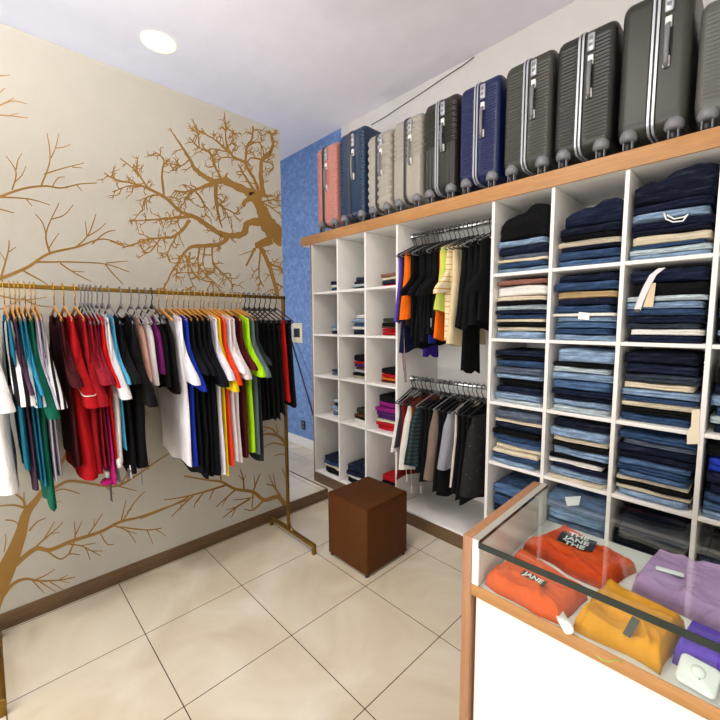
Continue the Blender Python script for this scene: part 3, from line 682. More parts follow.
for i, (px, hk, kind, colr, hem_py, words, kw) in enumerate(RACK):
    y = ys[i]; kw = dict(kw)
    gl = (y-ys[i-1]) if i else .05; gr = (ys[i+1]-y) if i+1 < RP else .05
    t = TS[i]
    if t < .0072: t = max(t, min(.013, (gl-(TS[i-1] if i else 0))*.8, (gr-(TS[i+1] if i+1 < RP else 0))*.8))
    yaw = 0.0; sway = max(0, 1-y/1.35)
    hp = onx(px+10+10*sway, hem_py, RX+.19); hem = hp[2]-RZ
    smw = 'bold' in words
    kw['lean'] = .022*sway; kw['tilt'] = -.004
    if kind == 'tee': kw['drift'] = (.010+.022*sway, .01)
    extra = kw.pop('extra', None); sm = kw.pop('smat', None)
    kw['ts'] = max(t, min(kw.get('ts', t*1.15), .034 if smw else .024))
    grp = 'black shorts at the right end of the rack' if kind == 'shorts' else ('dark T-shirts mid-rack' if 'dark run mid' in words and words.startswith('black T') else 'clothes on the gold rack')
    mat = fabric(colr)
    o = garment(kind, (RX, y, RZ), yaw, hem, t, mat, words if len(words.split()) >= 4 else words+' hanging on the gold rack', {'tee': 'shirt', 'shorts': 'shorts', 'dress': 'top', 'tank': 'top', 'cami': 'top'}[kind], grp, 100+i, smat=sm, extra=None, **kw)
    if extra == 'line':
        sgp = lambda c, e: math.copysign(abs(c)**e, c)
        MB().tube([(.254+.066*sgp(math.cos(a), .42), .0239+.0245*sgp(math.sin(a), .55), -.442-.0165*sgp(math.cos(a), .42)) for a in [2*PI*k/28 for k in range(29)]], .0022, 5, cap=False).build('sleeve_piping', M_whitep, o)['label'] = 'thin white piping'
    if extra == 'tag':
        MB().box(.19, .225, -.001, .001, hem-.085, hem+.0, .0005).build('swing_tag', M_black, o)['label'] = 'long black swing tag'
        MB().lathe([(.0, 0), (.028, 0), (.035, .012), (.025, .022), (0, .022)], 14, (.18, 0, hem-.01)).build('ruffle', mat, o)
        MB().box(.14, .175, -.008, .008, hem+.01, hem+.045, .006).build('security_tag', M_whitep, o)['label'] = 'white plastic security tag'
    if extra == 'pad':
        MB().box(.19, .235, -.010, .010, hem-.03, hem+.015, .008).build('security_tag', M_whitep, o)['label'] = 'white plastic security tag'
        MB().tube([(.12, 0, hem), (.16, .0, hem-.03), (.19, .0, hem-.07), (.21, 0, hem-.10)], .007, 6, flat=.3).build('swing_tag', M_grey, o)['label'] = 'grey curled swing tag'
    if extra == 'tags':
        MB().box(.17, .21, -.006, .006, hem-.035, hem+.01, .004).build('swing_tag', M_grey, o)['label'] = 'grey swing tag'
        MB().tube([(.15, 0, hem+.02), (.18, 0, hem-.02), (.215, 0, hem-.03), (.2, 0, hem+.03)], .003, 6).build('tag_cord', M_whitep, o)
    if extra == 'strip':
        MB().box(.18, .19, -.001, .001, hem-.09, hem+.02, .0005).build('swing_tag', M_grey, o)['label'] = 'narrow grey swing tag'
    if extra == 'mark':
        MB().box(.10, .135, -t-.004, -t-.002, -.215, -.205).build('chest_mark', M_whitep, o)['label'] = 'small white mark'
    what = words.split(' right of')[0].split(' left of')[0].split(' between')[0].split(' beside')[0].split(' behind')[0].split(' next')[0]
    ww = words.split()
    hw = {'wood': 'wooden hanger', 'grey': 'grey plastic hanger', 'black': 'black clip hanger'}[hk]
    lab = f'{hw} holding the {words}'; lw = lab.split(); lab = ' '.join(lw[:16])
    hanger(hk, (RX, y, RZ), yaw, lab, 'hangers on the gold rack')

# ------------------------------------------------------------------ gold rack
R0, R1 = -.045, 1.449
rk = thing('garment_rack', 'gold metal garment rack full of clothes in front of the mural', 'clothes rack', (RX, (R0+R1)/2, 0))
cy = (R0+R1)/2
q = .0095
MB().box(-q, q, R0-cy-.012, R1-cy+.012, RZ-.0105, RZ+.0085, .002).build('rail', M_brass, rk)
for yy in (R0, R1):
    MB().box(-q, q, yy-cy-q, yy-cy+q, .07, RZ+.0105, .002).build('post', M_brass, rk)
    fb = MB().box(-.235, .30, yy-cy-.012, yy-cy+.012, .045, .07, .003).build('foot_bar', M_brass, rk)
    for xx in (-.225, .29):
        MB().box(xx-.011, xx+.011, yy-cy-.0115, yy-cy+.0115, 0, .046, .002).build('foot', M_brass, fb)
    MB().tube([(.06, yy-cy, .068), (.03, yy-cy, .075), (.0, yy-cy, .1)], .009, 8).build('gusset', M_brass, rk)

# ------------------------------------------------------------------ hanging bay clothes
spk = spots('black_white_speckle', '#0b0b0d', '#8d8d90', 90, .12)
pln = plaid('green_black_plaid', '#08090b', '#1c3c40', 11)
crm = stripes('cream_orange_stripe', ['#e4d3ad', '#e4d3ad', '#c99348', '#e4d3ad'], 'Z', 4)
pkp = spots('pink_speckled_braid', '#8e6f70', '#d8c4c0', 140, .22)
UP = [(-1.846, 'dress', '#5b45b0', 1.49, 'purple T-shirt at the far left of the upper closet rail', dict(scale=.9)), (-1.826, 'dress', spk, 1.50, 'dark speckled top between the purple and orange ones on the upper rail', dict(strap=1)),
 (-1.806, 'dress', '#121a3c', 1.29, 'long navy top hanging low behind the orange one', {}), (-1.772, 'dress', '#ee6a10', 1.53, 'orange T-shirt on the upper closet rail', dict(t=.024, dy=-.015, scale=.92)), (-1.742, 'dress', '#1a0f0a', 1.47, 'black T-shirt directly right of the orange one on the upper rail', {}),
 (-1.715, 'tee', '#08080a', 1.40, 'black top hanging in the dark run on the upper closet rail', {}), (-1.690, 'skirt', '#3b2390', 1.25, 'violet garment whose point shows below the dark run', dict(scale=.35)),
 (-1.662, 'dress', '#08080a', 1.33, 'black top hanging in the dark run on the upper closet rail', {}), (-1.630, 'tee', '#08080a', 1.36, 'black top hanging in the dark run on the upper closet rail', dict(t=.02)),
 (-1.598, 'dress', '#08080a', 1.34, 'black top hanging in the dark run on the upper closet rail', {}), (-1.566, 'tee', '#0a0a0c', 1.42, 'black top with a pale print patch above a blue hem', dict(patch=1)),
 (-1.532, 'tee', '#08080a', 1.44, 'black top hanging in the dark run on the upper closet rail', dict(t=.02)), (-1.496, 'dress', '#e0650f', 1.375, 'orange garment showing under the lime one on the upper rail', {}),
 (-1.462, 'dress', '#c4cf5e', 1.56, 'lime yellow top on the upper closet rail', dict(t=.022, scale=.95, dy=-.015)), (-1.428, 'tee', crm, 1.38, 'cream top with caramel stripes on the upper closet rail', dict(t=.02)),
 (-1.396, 'dress', '#d8c59c', 1.345, 'cream satin garment with a draped hem on the upper rail', dict(t=.02)), (-1.364, 'skirt', '#08080a', 1.16, 'narrow black garment ending in a point under the cream one', dict(scale=.42)),
 (-1.330, 'dress', '#09090b', 1.45, 'black top right of the cream ones on the upper rail', dict(t=.022)), (-1.288, 'dress', '#09090b', 1.46, 'black top right of the cream ones on the upper rail', dict(t=.022)),
 (-1.242, 'dress', '#09090b', 1.47, 'black top right of the cream ones on the upper rail', dict(t=.022)), (-1.196, 'tee', '#0c1012', 1.50, 'black top nearest the jeans on the upper rail', {})]
LO = [(-1.850, 'dress', '#e4dedc', .55, 'white garment at the far left of the lower closet rail', dict(scale=1.02)), (-1.822, 'dress', '#2c2630', .60, 'charcoal top near the left end of the lower rail', dict(t=.016, scale=.95)),
 (-1.794, 'dress', '#6e1016', .36, 'dark red garment hanging low beside the white one', dict(scale=.95)), (-1.758, 'skirt', '#ddd8cc', .43, 'off-white skirt with tasselled cords on the lower rail', dict(tassel=1, t=.03, scale=1.0)),
 (-1.722, 'dress', '#8a3a18', .47, 'rust garment half hidden by the plaid one', {}), (-1.676, 'skirt', pln, .46, 'green and black plaid garment on the lower rail', dict(t=.035, scale=1.06)),
 (-1.628, 'dress', '#0a0a0c', .42, 'black garment among the dark ones on the lower closet rail', {}), (-1.596, 'dress', '#0a0a0c', .36, 'black garment among the dark ones on the lower closet rail', {}),
 (-1.564, 'dress', '#0a0a0c', .40, 'black garment among the dark ones on the lower closet rail', {}), (-1.520, 'skirt', '#77665a', .41, 'taupe wool garment on the lower closet rail', dict(t=.03, scale=1.0)),
 (-1.480, 'dress', '#0b0b0d', .33, 'black garment between the taupe and light grey ones', {}), (-1.448, 'dress', '#0b0b0d', .30, 'black garment between the taupe and light grey ones', {}),
 (-1.404, 'skirt', '#8f9097', .52, 'light grey garment on the lower closet rail', dict(t=.032, scale=1.02)), (-1.366, 'dress', '#d6cbb8', .40, 'cream garment whose end hangs below the light grey one', dict(scale=.7)),
 (-1.334, 'dress', '#09090b', .36, 'black garment near the right end of the lower rail', {}), (-1.302, 'dress', '#09090b', .34, 'black garment near the right end of the lower rail', {}),
 (-1.266, 'dress', '#09090b', .33, 'black garment near the right end of the lower rail', {}), (-1.214, 'skirt', spots('black_fine_dot', '#09090b', '#77777a', 45, .07), .40, 'black dotted flared garment nearest the jeans on the lower rail', dict(t=.035, scale=1.1))]
for lst, zr, nm in ((UP, 2.12, 'upper'), (LO, 1.066, 'lower')):
    seen = {}
    for i, (x, kind, colr, hz, words, ex) in enumerate(lst):
        gapl = x-lst[i-1][0] if i else .03; gapr = lst[i+1][0]-x if i+1 < len(lst) else .03
        tl = lst[i-1][5].get('t') if i else None; tr = lst[i+1][5].get('t') if i+1 < len(lst) else None
        t = ex.get('t', max(.0068, min(.02, (gapl-tl if tl else gapl*.45)*.9, (gapr-tr if tr else gapr*.45)*.9)))
        mat = fabric(colr) if isinstance(colr, str) else colr
        rz = -PI/2                       # garment's +u end points towards the shop
        shared = [a for a in lst if a[4] == words]
        sc = ex.get('scale', .84 if nm == 'upper' else .80); rz += math.radians(-7 if nm == 'upper' else -12)*min(1, max(0, (x+1.87)/.22))
        cat = {'tee': 'top', 'dress': 'garment', 'skirt': 'skirt', 'cami': 'top'}[kind]
        grp = (words if len(shared) > 1 else f'clothes on the {nm} closet rail')
        o = garment(kind, (x, RY+ex.get('dy', 0), zr), rz, hz-zr, t, mat, words, cat, grp, 500+i+(50 if nm == 'lower' else 0), sleeve=ex.get('sleeve', .24), ts=t, scale=sc, tilt=rng.uniform(-.02, .015), drift=(.008, 0))
        if ex.get('strap'):
            for dv, l in ((0, .36), (.012, .44)):
                MB().tube([(.15, dv, hz-zr+.16), (.17, dv+.004, hz-zr-.02), (.165, dv+.01, hz-zr-.18), (.15, dv+.02, hz-zr-l)], .011, 6, flat=.25).build('tie_strap', pkp, o)['label'] = 'pink speckled braided strap'
        if ex.get('patch'):
            MB().box(.11, .165, .0+t, .003+t, hz-zr+.04, hz-zr+.10).build('print_patch', spots('print_patch', '#c8c8c6', '#333333', 120, .2), o)['label'] = 'pale printed patch'
            MB().box(.10, .17, -.004, .004, hz-zr-.07, hz-zr+.01, .003).build('hem_band', fabric('#1c2f8f'), o)['label'] = 'blue hem'
        if ex.get('tassel'):
            for u, l in ((.12, .20), (.17, .10), (.02, .23)):
                c = MB().tube([(u, 0, hz-zr+.03), (u+.004, .01, hz-zr-l*.5), (u, .012, hz-zr-l+.05)], .003, 6).build('cord', M_kraft, o)
                MB().lathe([(.001, 0), (.006, -.004), (.008, -.012), (.006, -.016), (.011, -.055), (.001, -.056)], 10, (u, .012, hz-zr-l+.055)).build('tassel', M_whitep, c)
        kindh = 'grey' if i % 4 == 2 else 'black'
        tone = 'black' if kindh == 'black' else 'grey'
        lab = ' '.join(f'{tone} plastic hanger holding the {words}'.split()[:16])
        hanger(kindh, (x, RY, zr), rz, lab, f'hangers on the {nm} closet rail')

# ------------------------------------------------------------------ suitcases
def rrect(a, b, r, n=6):
    pts = []
    for cx, cy_, a0 in ((a-r, b-r, 0), (-a+r, b-r, PI/2), (-a+r, -b+r, PI), (a-r, -b+r, 3*PI/2)):
        for k in range(n+1):
            t = a0+PI/2*k/n; pts.append((cx+r*math.cos(t), cy_+r*math.sin(t)))
    return pts
def shell_mb(x0, x1, D, H, style, z0):
    """half shell, x from x0 (outer face) to x1 (zip side)"""
    # profile loft along x: ring in (y,z); outer face rounded
    mb = MB(); out = 1 if x0 > x1 else -1
    Wd = abs(x1-x0); nz = 150 if style == 'hfine' else 84
    rc = .055; rings = []
    def ring(y_in, x):
        pts = []
        a, b = D/2-y_in, H/2-y_in; r = max(.015, rc-y_in*.6); n = 5
        def push(px_, pz_): pts.append((x, px_, z0+H/2+pz_))
        # walk perimeter with subdivided vertical sides for ribs
        P = []
        for cx, cz, a0 in ((a-r, b-r, 0), (-a+r, b-r, PI/2), (-a+r, -b+r, PI), (a-r, -b+r, 3*PI/2)):
            for k in range(n+1):
                t = a0+PI/2*k/n; P.append((cx+r*math.cos(t), cz+r*math.sin(t)))
            if a0 == PI/2:
                for k in range(1, nz): P.append((-a, (b-r)-(2*(b-r))*k/nz))
        for (py_, pz_) in P: push(py_, pz_)
        return pts
    R = .032
    xs = []
    for k in range(7):
        t = PI/2*k/6; xs.append((R*(1-math.sin(t)), R*(1-math.cos(t))))
    for yin, dx in xs: rings.append(ring(yin*.9, x0-out*(R-dx) if False else x0-out*dx))
    m = 10
    for k in range(1, m+1):
        rings.append(ring(0, x0-out*(R+(Wd-R)*k/m)))
    # ribs on the narrow side facing the shop (-y)
    def rib(p):
        x, y, z = p; f = (z-z0)/H
        if y > -D/2+.004 and y > -D/2+.03: return p
        d = 0
        if style == 'hfine': d = (-.0035 if math.sin(2*PI*(z/.0165)) > -.1 else .0005) if (.10 < f < .90 and abs(x-x0) > .024 and abs(x-x1) > .012) else 0
        elif style == 'hwide': d = .0065*math.sin(2*PI*z/.055) if .05 < f < .95 else 0
        elif style == 'split': d = (.0055*math.sin(2*PI*z/.034) if .5 < f < .94 else .004*math.sin(2*PI*x/.026) if .08 < f <= .5 else 0)
        elif style == 'edge': d = .005*math.sin(2*PI*z/.024) if (.06 < f < .94 and abs(x-x0) < .05) else 0
        return (x, y-d, z)
    rings = [[rib(p) for p in rg] for rg in rings]
    mb.loft(rings, True, True); return mb
def suitcase(label, px_l, px_r, zip_frac, H, hexcol, hexedge, style, D, dark_zip=False, wheelcol=M_grey, rz=0, tags=True):
    pl = ony(px_l, 190, YS+.02)[0]; pr = ony(px_r, 190, YS+.02)[0]
    return pl, pr
ribm = {}
SC = [
 # label, x0, x1, zip fraction, height, colour, style, depth, zip colour, fine panel?
 ('salmon pink ribbed suitcase at the left end of the board', -2.812, -2.548, .36, .72, '#bd7d70', 'edge', .42, 'd'),
 ('teal navy suitcase between the pink and the silver-ribbed ones', -2.512, -2.222, .44, .735, '#17304c', 'edge', .44, 'd'),
 ('champagne suitcase with wide horizontal ribs, third from left', -2.190, -1.955, .44, .62, '#a39c90', 'hwide', .38, 'd'),
 ('champagne suitcase with ribs above and grooves below, fourth from left', -1.930, -1.680, .46, .63, '#9d978c', 'split', .40, 'd'),
 ('dark bronze suitcase with ribs above and grooves below', -1.662, -1.412, .44, .645, '#231f19', 'split', .40, 's'),
 ('royal navy blue suitcase right of the dark bronze one', -1.392, -1.132, .44, .635, '#0d194a', 'hfine', .40, 's'),
 ('olive grey finely ribbed suitcase right of the royal navy one', -1.104, -.846, .46, .635, '#373730', 'hfine', .40, 's'),
 ('dark olive finely ribbed suitcase, third from the right', -.830, -.570, .44, .632, '#21221b', 'hfine', .40, 's'),
 ('smooth charcoal suitcase with a double silver zip, second from right', -.548, -.292, .50, .655, '#292a22', 'smooth', .42, 's'),
 ('grey ribbed suitcase cut by the right edge of view', -.272, -.012, .50, .52, '#54544f', 'hfine', .36, 's')]
for label, x0, x1, zf, H, hc, style, D, zc in SC:
    yf = YS+.012; W = x1-x0; root = thing('suitcase', label, 'suitcase', ((x0+x1)/2, yf+D/2, BOARD1), 0, 'hard shell suitcases on the top board')
    zb = .062; Hs = H-zb
    sm = plain('shell_'+hc, hc, .38, var=.05, scale=40, bump=.12, bscale=420)
    zx = -W/2+W*zf; band = .026
    shell_mb(-W/2, zx-band/2, D, Hs, style, zb).build('shell', sm, root)
    shell_mb(W/2, zx+band/2, D, Hs, style, zb).build('shell', sm, root)
    zm = M_silver if zc == 's' else plain('dark_zip', '#4a474a', .4, var=.05)
    bnd = MB()
    for dx0, dx1, dd in ((-band/2, -.004, .004), (.004, band/2, .004), (-.004, .004, -.001)):
        rings = []
        for x in (zx+dx0, zx+dx1):
            rings.append([(x, p[0], p[1]+zb+Hs/2) for p in rrect(D/2+dd, Hs/2+dd, .055, 8)])
        bnd.loft(rings, True, True, 0 if dd > 0 else 1, smooth=False)
    bnd.build('zip_band', [zm, plain('zip_tape', '#26262a', .6, var=.05)], root)
    # lock and side handle on the narrow side
    hx = zx+.045; yf_ = -D/2
    lk = MB().box(hx-.016, hx+.016, yf_-.014, yf_+.004, zb+Hs*.79, zb+Hs*.93, .006).build('lock', M_silver, root)
    MB().box(hx-.008, hx+.008, yf_-.017, yf_-.012, zb+Hs*.825, zb+Hs*.85, .002).build('dial', M_grey, lk)
    MB().box(hx-.008, hx+.008, yf_-.017, yf_-.012, zb+Hs*.875, zb+Hs*.90, .002).build('dial', M_grey, lk)
    MB().tube([(hx, yf_-.002, zb+Hs*.42), (hx, yf_-.022, zb+Hs*.45), (hx, yf_-.026, zb+Hs*.57), (hx, yf_-.022, zb+Hs*.69), (hx, yf_-.002, zb+Hs*.72)], .010, 8, flat=.7).build('side_handle', M_grey, root)
    for zz in (.42, .685):
        MB().box(hx-.012, hx+.012, yf_-.012, yf_+.004, zb+Hs*zz, zb+Hs*(zz+.075), .004).build('handle_mount', M_whitep, root)
    for sx in (-1, 1):
        for sy in (-1, 1):
            cx, cyy = sx*(W/2-.045), sy*(D/2-.045)
            wy = cyy+sy*.020
            wh = MB().lathe([(.0, .052), (.026, .052), (.033, .056), (.036, .066), (.035, .082), (.027, .100), (.0, .106)], 18, (cx, wy, 0)).build('wheel_housing', M_grey, root)
            MB().box(cx-.020, cx-.0125, wy-.013, wy+.013, .016, .058, .003).box(cx+.0125, cx+.020, wy-.013, wy+.013, .016, .058, .003).build('wheel_fork', M_grey, wh)
            MB().lathe([(.0, -.011), (.020, -.011), (.0255, -.006), (.0255, .006), (.020, .011), (0, .011)], 18, (cx, wy, .0257), 'x').build('wheel', M_black, wh)

# ------------------------------------------------------------------ ottoman
ot = thing('ottoman', 'brown leatherette cube ottoman standing on the tiled floor', 'ottoman', (-1.70, 1.70, 0))
hx, hy, H0, H1 = .177, .185, .016, .422
MB().box(-hx, hx, -hy, hy, H0, H1, .012, seg=3).build('body', M_ott, ot)
zt = H1-.006
MB().tube([(p[0], p[1], zt) for p in rrect(hx-.002, hy-.002, .012, 3)]+[(hx-.002, hy-.014, zt)], .0028, 6).build('top_seam', M_ott, ot)
for sx in (-1, 1):
    for sy in (-1, 1):
        MB().lathe([(.0, 0), (.011, 0), (.013, .016), (0, .016)], 12, (sx*(hx-.02), sy*(hy-.02), 0)).build('foot', M_black, ot)

# ------------------------------------------------------------------ display counter
CA = math.radians(1.4)
ct = thing('display_counter', 'oak-edged shop counter with a glass display top and white front', 'counter', (-.511, .86, 0), CA)
CL, CD, CT, CB = 1.45, .475, .95, .828
MB().box(0, .026, 0, CD, 0, CT, .0012).build('end_panel', M_woodv, ct)
MB().box(CL-.026, CL, 0, CD, 0, CT, .0012).build('end_panel', M_woodv, ct)
MB().box(.0265, .0445, .001, CD, CB, CT-.0005, .001).build('inner_lining', [M_whitep], ct)
MB().box(.0265, .0445, .001, CD, CT-.0004, CT+.0008).build('trim_strip', M_alu, ct)
MB().box(.0265, CL-.0265, .0, .0042, CB-.030, CB, .0005).build('front_rail', wood('oak_edging', '#b8864f', '#a57340'), ct)
MB().box(.0265, CL-.0265, .0045, CD, CB-.022, CB-.002, .001).build('display_floor', M_white, ct)
MB().box(.034, CL-.0265, .014, .03, .02, CB-.0305, .001).build('front_panel', M_white, ct)
gt = MB().box(.046, CL-.027, -.004, CD, CT-.009, CT).build('glass_top', M_glass, ct)
MB().box(.046, CL-.027, -.0058, -.0042, CT-.0155, CT+.0004).build('glass_edge', M_gedge, gt)['label'] = 'dark green polished edge'
MB().box(.0448, .0458, 0, CD, CT-.009, CT+.0006).build('seal', M_dark, ct)
MB().box(.046, CL-.027, .0048, .0088, CB-.0016, CT-.0095).build('front_glass', M_glass, ct)

# folded shirts in the counter
def shirt(corners, zb, h, colr, label, seed, arcs=(), bump=.004, mat=None):
    """corners: photo points of the pile's outline (clockwise) taken at height zb+h"""
    P = [onz(x, y, zb+(.004 if i_ in (0, 1) else h*.75))[:2] for i_, (x, y) in enumerate(corners)]; r = random.Random(seed); n = 44; V = []
    for i in range(n):
        for j in range(n):
            a, b = i/(n-1), j/(n-1)
            p = (P[0]*(1-a)+P[1]*a)*(1-b)+(P[3]*(1-a)+P[2]*a)*b
            e = max(abs(2*a-1), abs(2*b-1)); hh = h*math.sqrt(max(0, 1-max(0, (e-.80)/.2)**2))
            q = Vector((p[0]*14, p[1]*14, seed))
            hh += (bump*1.6*mnoise.noise(q)+bump*.9*(1-2*abs(mnoise.noise(Vector((q.x*1.3+q.y, q.y*2.4, seed)))))+bump*.35*mnoise.noise(q*3.4))*(1 if e < .9 else .3)
            for (ca, cb, rad, wdt, amp) in arcs:
                dd = math.hypot(a-ca, b-cb)-rad; hh += amp*math.exp(-(dd/wdt)**2)*(1 if e < .93 else .3)
            wob = .012*mnoise.noise(q*.9+Vector((5, 5, 5)))*max(0, (e-.6)/.4)
            V.append((p[0]+wob, p[1]+wob, zb+max(.0012, hh) if e < .999 else zb+.0008))
    fs = [(i*n+j, i*n+j+1, (i+1)*n+j+1, (i+1)*n+j) for i in range(n-1) for j in range(n-1)]
    c = np.mean(np.array(P), 0); root = thing('folded_shirt', label, 'folded shirt', (c[0], c[1], zb), 0, 'folded shirts under the counter glass')
    mb = MB().add([(x-c[0], y-c[1], z-zb) for x, y, z in V], fs)
    edge = [i*n for i in range(n)]+[(n-1)*n+j for j in range(1, n)]+[i*n+n-1 for i in range(n-2, -1, -1)]+[j for j in range(n-2, 0, -1)]
    mb.f.append(tuple(edge)); mb.mi.append(0); mb.sm.append(False)
    mb.build('body', mat or fabric(colr), root)
    return root, P, c
def at(P, a, b): return (P[0]*(1-a)+P[1]*a)*(1-b)+(P[3]*(1-a)+P[2]*a)*b
def text_part(txt, size, loc, rot, mat, parent, name='lettering'):
    cu = bpy.data.curves.new('t', 'FONT'); cu.body = txt; cu.size = size; cu.align_x = 'CENTER'; cu.align_y = 'CENTER'; cu.extrude = .0004; cu.offset = size*.02
    to = bpy.data.objects.new('t', cu); COL.objects.link(to)
    dg = bpy.context.evaluated_depsgraph_get(); me = bpy.data.meshes.new_from_object(to.evaluated_get(dg)); bpy.data.objects.remove(to)
    o = bpy.data.objects.new(name, me); me.materials.append(mat); COL.objects.link(o); o.parent = parent; o.location = loc; o.rotation_euler = rot
    return o
ZF = CB-.0015
s1, P1, c1 = shirt([(482, 583), (559, 624), (588, 590), (521, 549)], ZF, .034, '#e85a1c', 'orange folded T-shirt at the front left of the glass counter', 3, [(.45, .05, .28, .035, .010)], .006)
s2, P2, c2 = shirt([(524, 549), (603, 590), (636, 563), (562, 525)], ZF, .036, '#d84a14', 'orange folded T-shirt behind the other, with a block of printed lettering', 8, [(.4, -.1, .35, .04, .008)], .006)
s3, P3, c3 = shirt([(574, 628), (663, 674), (686, 620), (606, 578)], ZF, .040, '#e0950e', 'mustard folded T-shirt with a black paper tag', 12, [(.45, .0, .36, .03, .014), (.75, .1, .2, .03, .008)], .006)
s4, P4, c4 = shirt([(630, 592), (735, 640), (760, 580), (652, 551)], ZF, .042, '#b793bd', 'lilac folded T-shirt at the back right of the glass counter', 17, [(.3, .3, .3, .05, .006)], .007)
s5, P5, c5 = shirt([(671, 661), (748, 698), (756, 650), (690, 622)], ZF, .040, '#5a35b4', 'violet folded T-shirt at the right edge of the counter', 21, [(.4, .1, .3, .05, .010)], .007)
a1 = math.atan2(*(P1[1]-P1[0])[::-1])
p = at(P1, .54, .34)
o = MB().box(-.030, .030, -.010, .010, 0, .0012).build('print_block', M_black, s1, (p[0]-c1[0], p[1]-c1[1], .0455)); o.rotation_euler = (.1, 0, a1-.12); o['label'] = 'black print with white lettering'
text_part('JANE', .021, (0, 0, .0014), (0, 0, 0), M_whitep, o)['label'] = 'white bold lettering'
p = at(P2, .42, .60)
a2 = math.atan2(*(P2[1]-P2[0])[::-1])
bk = MB().box(-.046, .046, -.032, .032, 0, .0012)
o = bk.build('print_block', M_black, s2, (p[0]-c2[0], p[1]-c2[1], .0415)); o.rotation_euler = (.02, 0, a2+.25); o['label'] = 'black print with white lettering'
text_part('THE\nJANE\nTHE', .028, (0, 0, .0016), (0, 0, 0), M_whitep, o)
p = at(P3, .62, .13)
o = MB().box(-.007, .007, -.022, .022, 0, .0015).build('paper_tag', M_black, s3, (p[0]-c3[0], p[1]-c3[1], .052)); o.rotation_euler = (.5, 0, -.2); o['label'] = 'narrow black paper tag'
p = at(P3, .45, .95)
o = MB().box(-.03, .03, -.006, .006, 0, .0015).build('size_label', fabric('#8d6a9a'), s3, (p[0]-c3[0], p[1]-c3[1], .030)); o.rotation_euler = (0, 0, a1-.05); o['label'] = 'mauve sewn label'
p = at(P4, .30, .42)
o = MB().box(-.028, .028, -.009, .009, 0, .006, .004).build('security_tag', M_whitep, s4, (p[0]-c4[0], p[1]-c4[1], .046)); o.rotation_euler = (0, 0, .2); o['label'] = 'grey-white security tag'
def sec(px, py, rz, w, label, dome=True, tilt=0):
    q = onz(px, py, ZF+.012)
    root = thing('security_tag', label, 'security tag', (q[0], q[1], ZF+.0005), rz, None)
    pts = rrect(w/2, w/2*.92 if dome else w*.16, w*.16 if dome else w*.12, 6)
    m = MB().loft([[(x*.93, y*.93, 0) for x, y in pts], [(x, y, .004) for x, y in pts], [(x, y, .009) for x, y in pts], [(x*.9, y*.9, .012) for x, y in pts]])
    m.build('case', M_whitep, root)
    if dome:
        MB().lathe([(.0, .011), (.011, .011), (.0105, .016), (.007, .021), (0, .023)], 16, (0, w*.06, 0)).build('dome', M_whitep, root)
        MB().lathe([(.0, .0118), (.0012, .0118), (.0012, .0126), (0, .0126)], 8, (.004, -w*.12, 0)).build('pin', M_dark, root)
    if tilt: root.rotation_euler = (tilt, 0, rz); root.location.z += w*.5*abs(math.sin(tilt))
    return root
sec(698, 679, CA-.15, .058, 'square white security tag leaning on the violet shirt', True, .55)
sec(564, 622, CA-.85, .066, 'narrow white security tag beside the orange shirt', False, .25)
# small loose cord by the mustard shirt
q0 = onz(606, 661, ZF+.003)
cp = [onz(x, y, ZF+.0025) for x, y in ((596, 655), (602, 660), (609, 662), (615, 660), (622, 662))]
cd = MB(); cd.tube([(v[0], v[1], v[2]) for v in cp], .0014, 5); tag(cd.build('tag_cord', plain('green_cord', '#9fb04a', .6), recenter=True), 'thin green tag cord in front of the mustard shirt', 'cord')

# ------------------------------------------------------------------ small things
def on_back(name, px0, py0, px1, py1, label, cat):
    a = ony(px0, py0, YB); b = ony(px1, py1, YB); return a, b
a, b = ony(292, 323, YB), ony(303, 343, YB)
sw = thing('light_switch', 'cream light switch with a dark rocker on the blue wall', 'switch', ((a[0]+b[0])/2, YB, (a[2]+b[2])/2))
w, h = abs(b[0]-a[0])/2, abs(a[2]-b[2])/2
MB().box(-w, w, -.009, -.0003, -h, h, .003).build('plate', plain('cream_plastic', '#e6dcc4', .4), sw)
MB().box(-w*.55, w*.55, -.013, -.008, -h*.45, h*.45, .002).build('rocker', M_black, sw)
a, b = ony(301.5, 420, YB), ony(305.5, 430, YB)
so = thing('wall_outlet', 'small dark wall outlet low on the blue wall', 'outlet', ((a[0]+b[0])/2, YB, (a[2]+b[2])/2))
w, h = abs(b[0]-a[0])/2, abs(a[2]-b[2])/2
MB().box(-w, w, -.008, -.0003, -h, h, .002).build('plate', M_black, so)
for zz in (-.4, .4): MB().box(-w*.45, w*.45, -.0095, -.0078, h*zz-.012, h*zz+.012, .001).build('socket', M_grey, so)
# pole leaning on the blue wall
pt = ony(286, 322, YB-.03); pm = ony(303, 380, YB-.10); dvec = pm-pt; k = (pt[2]-.012)/(pt[2]-pm[2]); pb = pt+dvec*k
po = thing('leaning_pole', 'thin dark pole leaning against the blue wall beside the shelving', 'pole', tuple(pb))
v = pt-pb
MB().tube([(0, 0, 0), tuple(v)], .009, 10).build('shaft', plain('dark_metal_pole', '#3a3a40', .4, metal=.6), po)
MB().tube([tuple(v*.985), tuple(v*1.0), tuple(v*1.015)], [.016, .02, .014], 10).build('end_cap', M_black, po)
# downlight
lp = np.mean([onz(140, 37, CEIL), onz(177, 47, CEIL)], 0)
dl = thing('downlight', 'round recessed ceiling downlight glowing warm white', 'ceiling light', (lp[0], lp[1], CEIL))
MB().lathe([(.0, -.002), (.102, -.002), (.108, -.006), (.108, -.0005), (0, -.0005)], 32, (0, 0, 0)).build('trim_ring', M_lampring, dl)
MB().lathe([(.0, -.009), (.076, -.009), (.092, -.0065), (.092, -.003), (0, -.003)], 32, (0, 0, 0)).build('diffuser', M_lamp, dl)
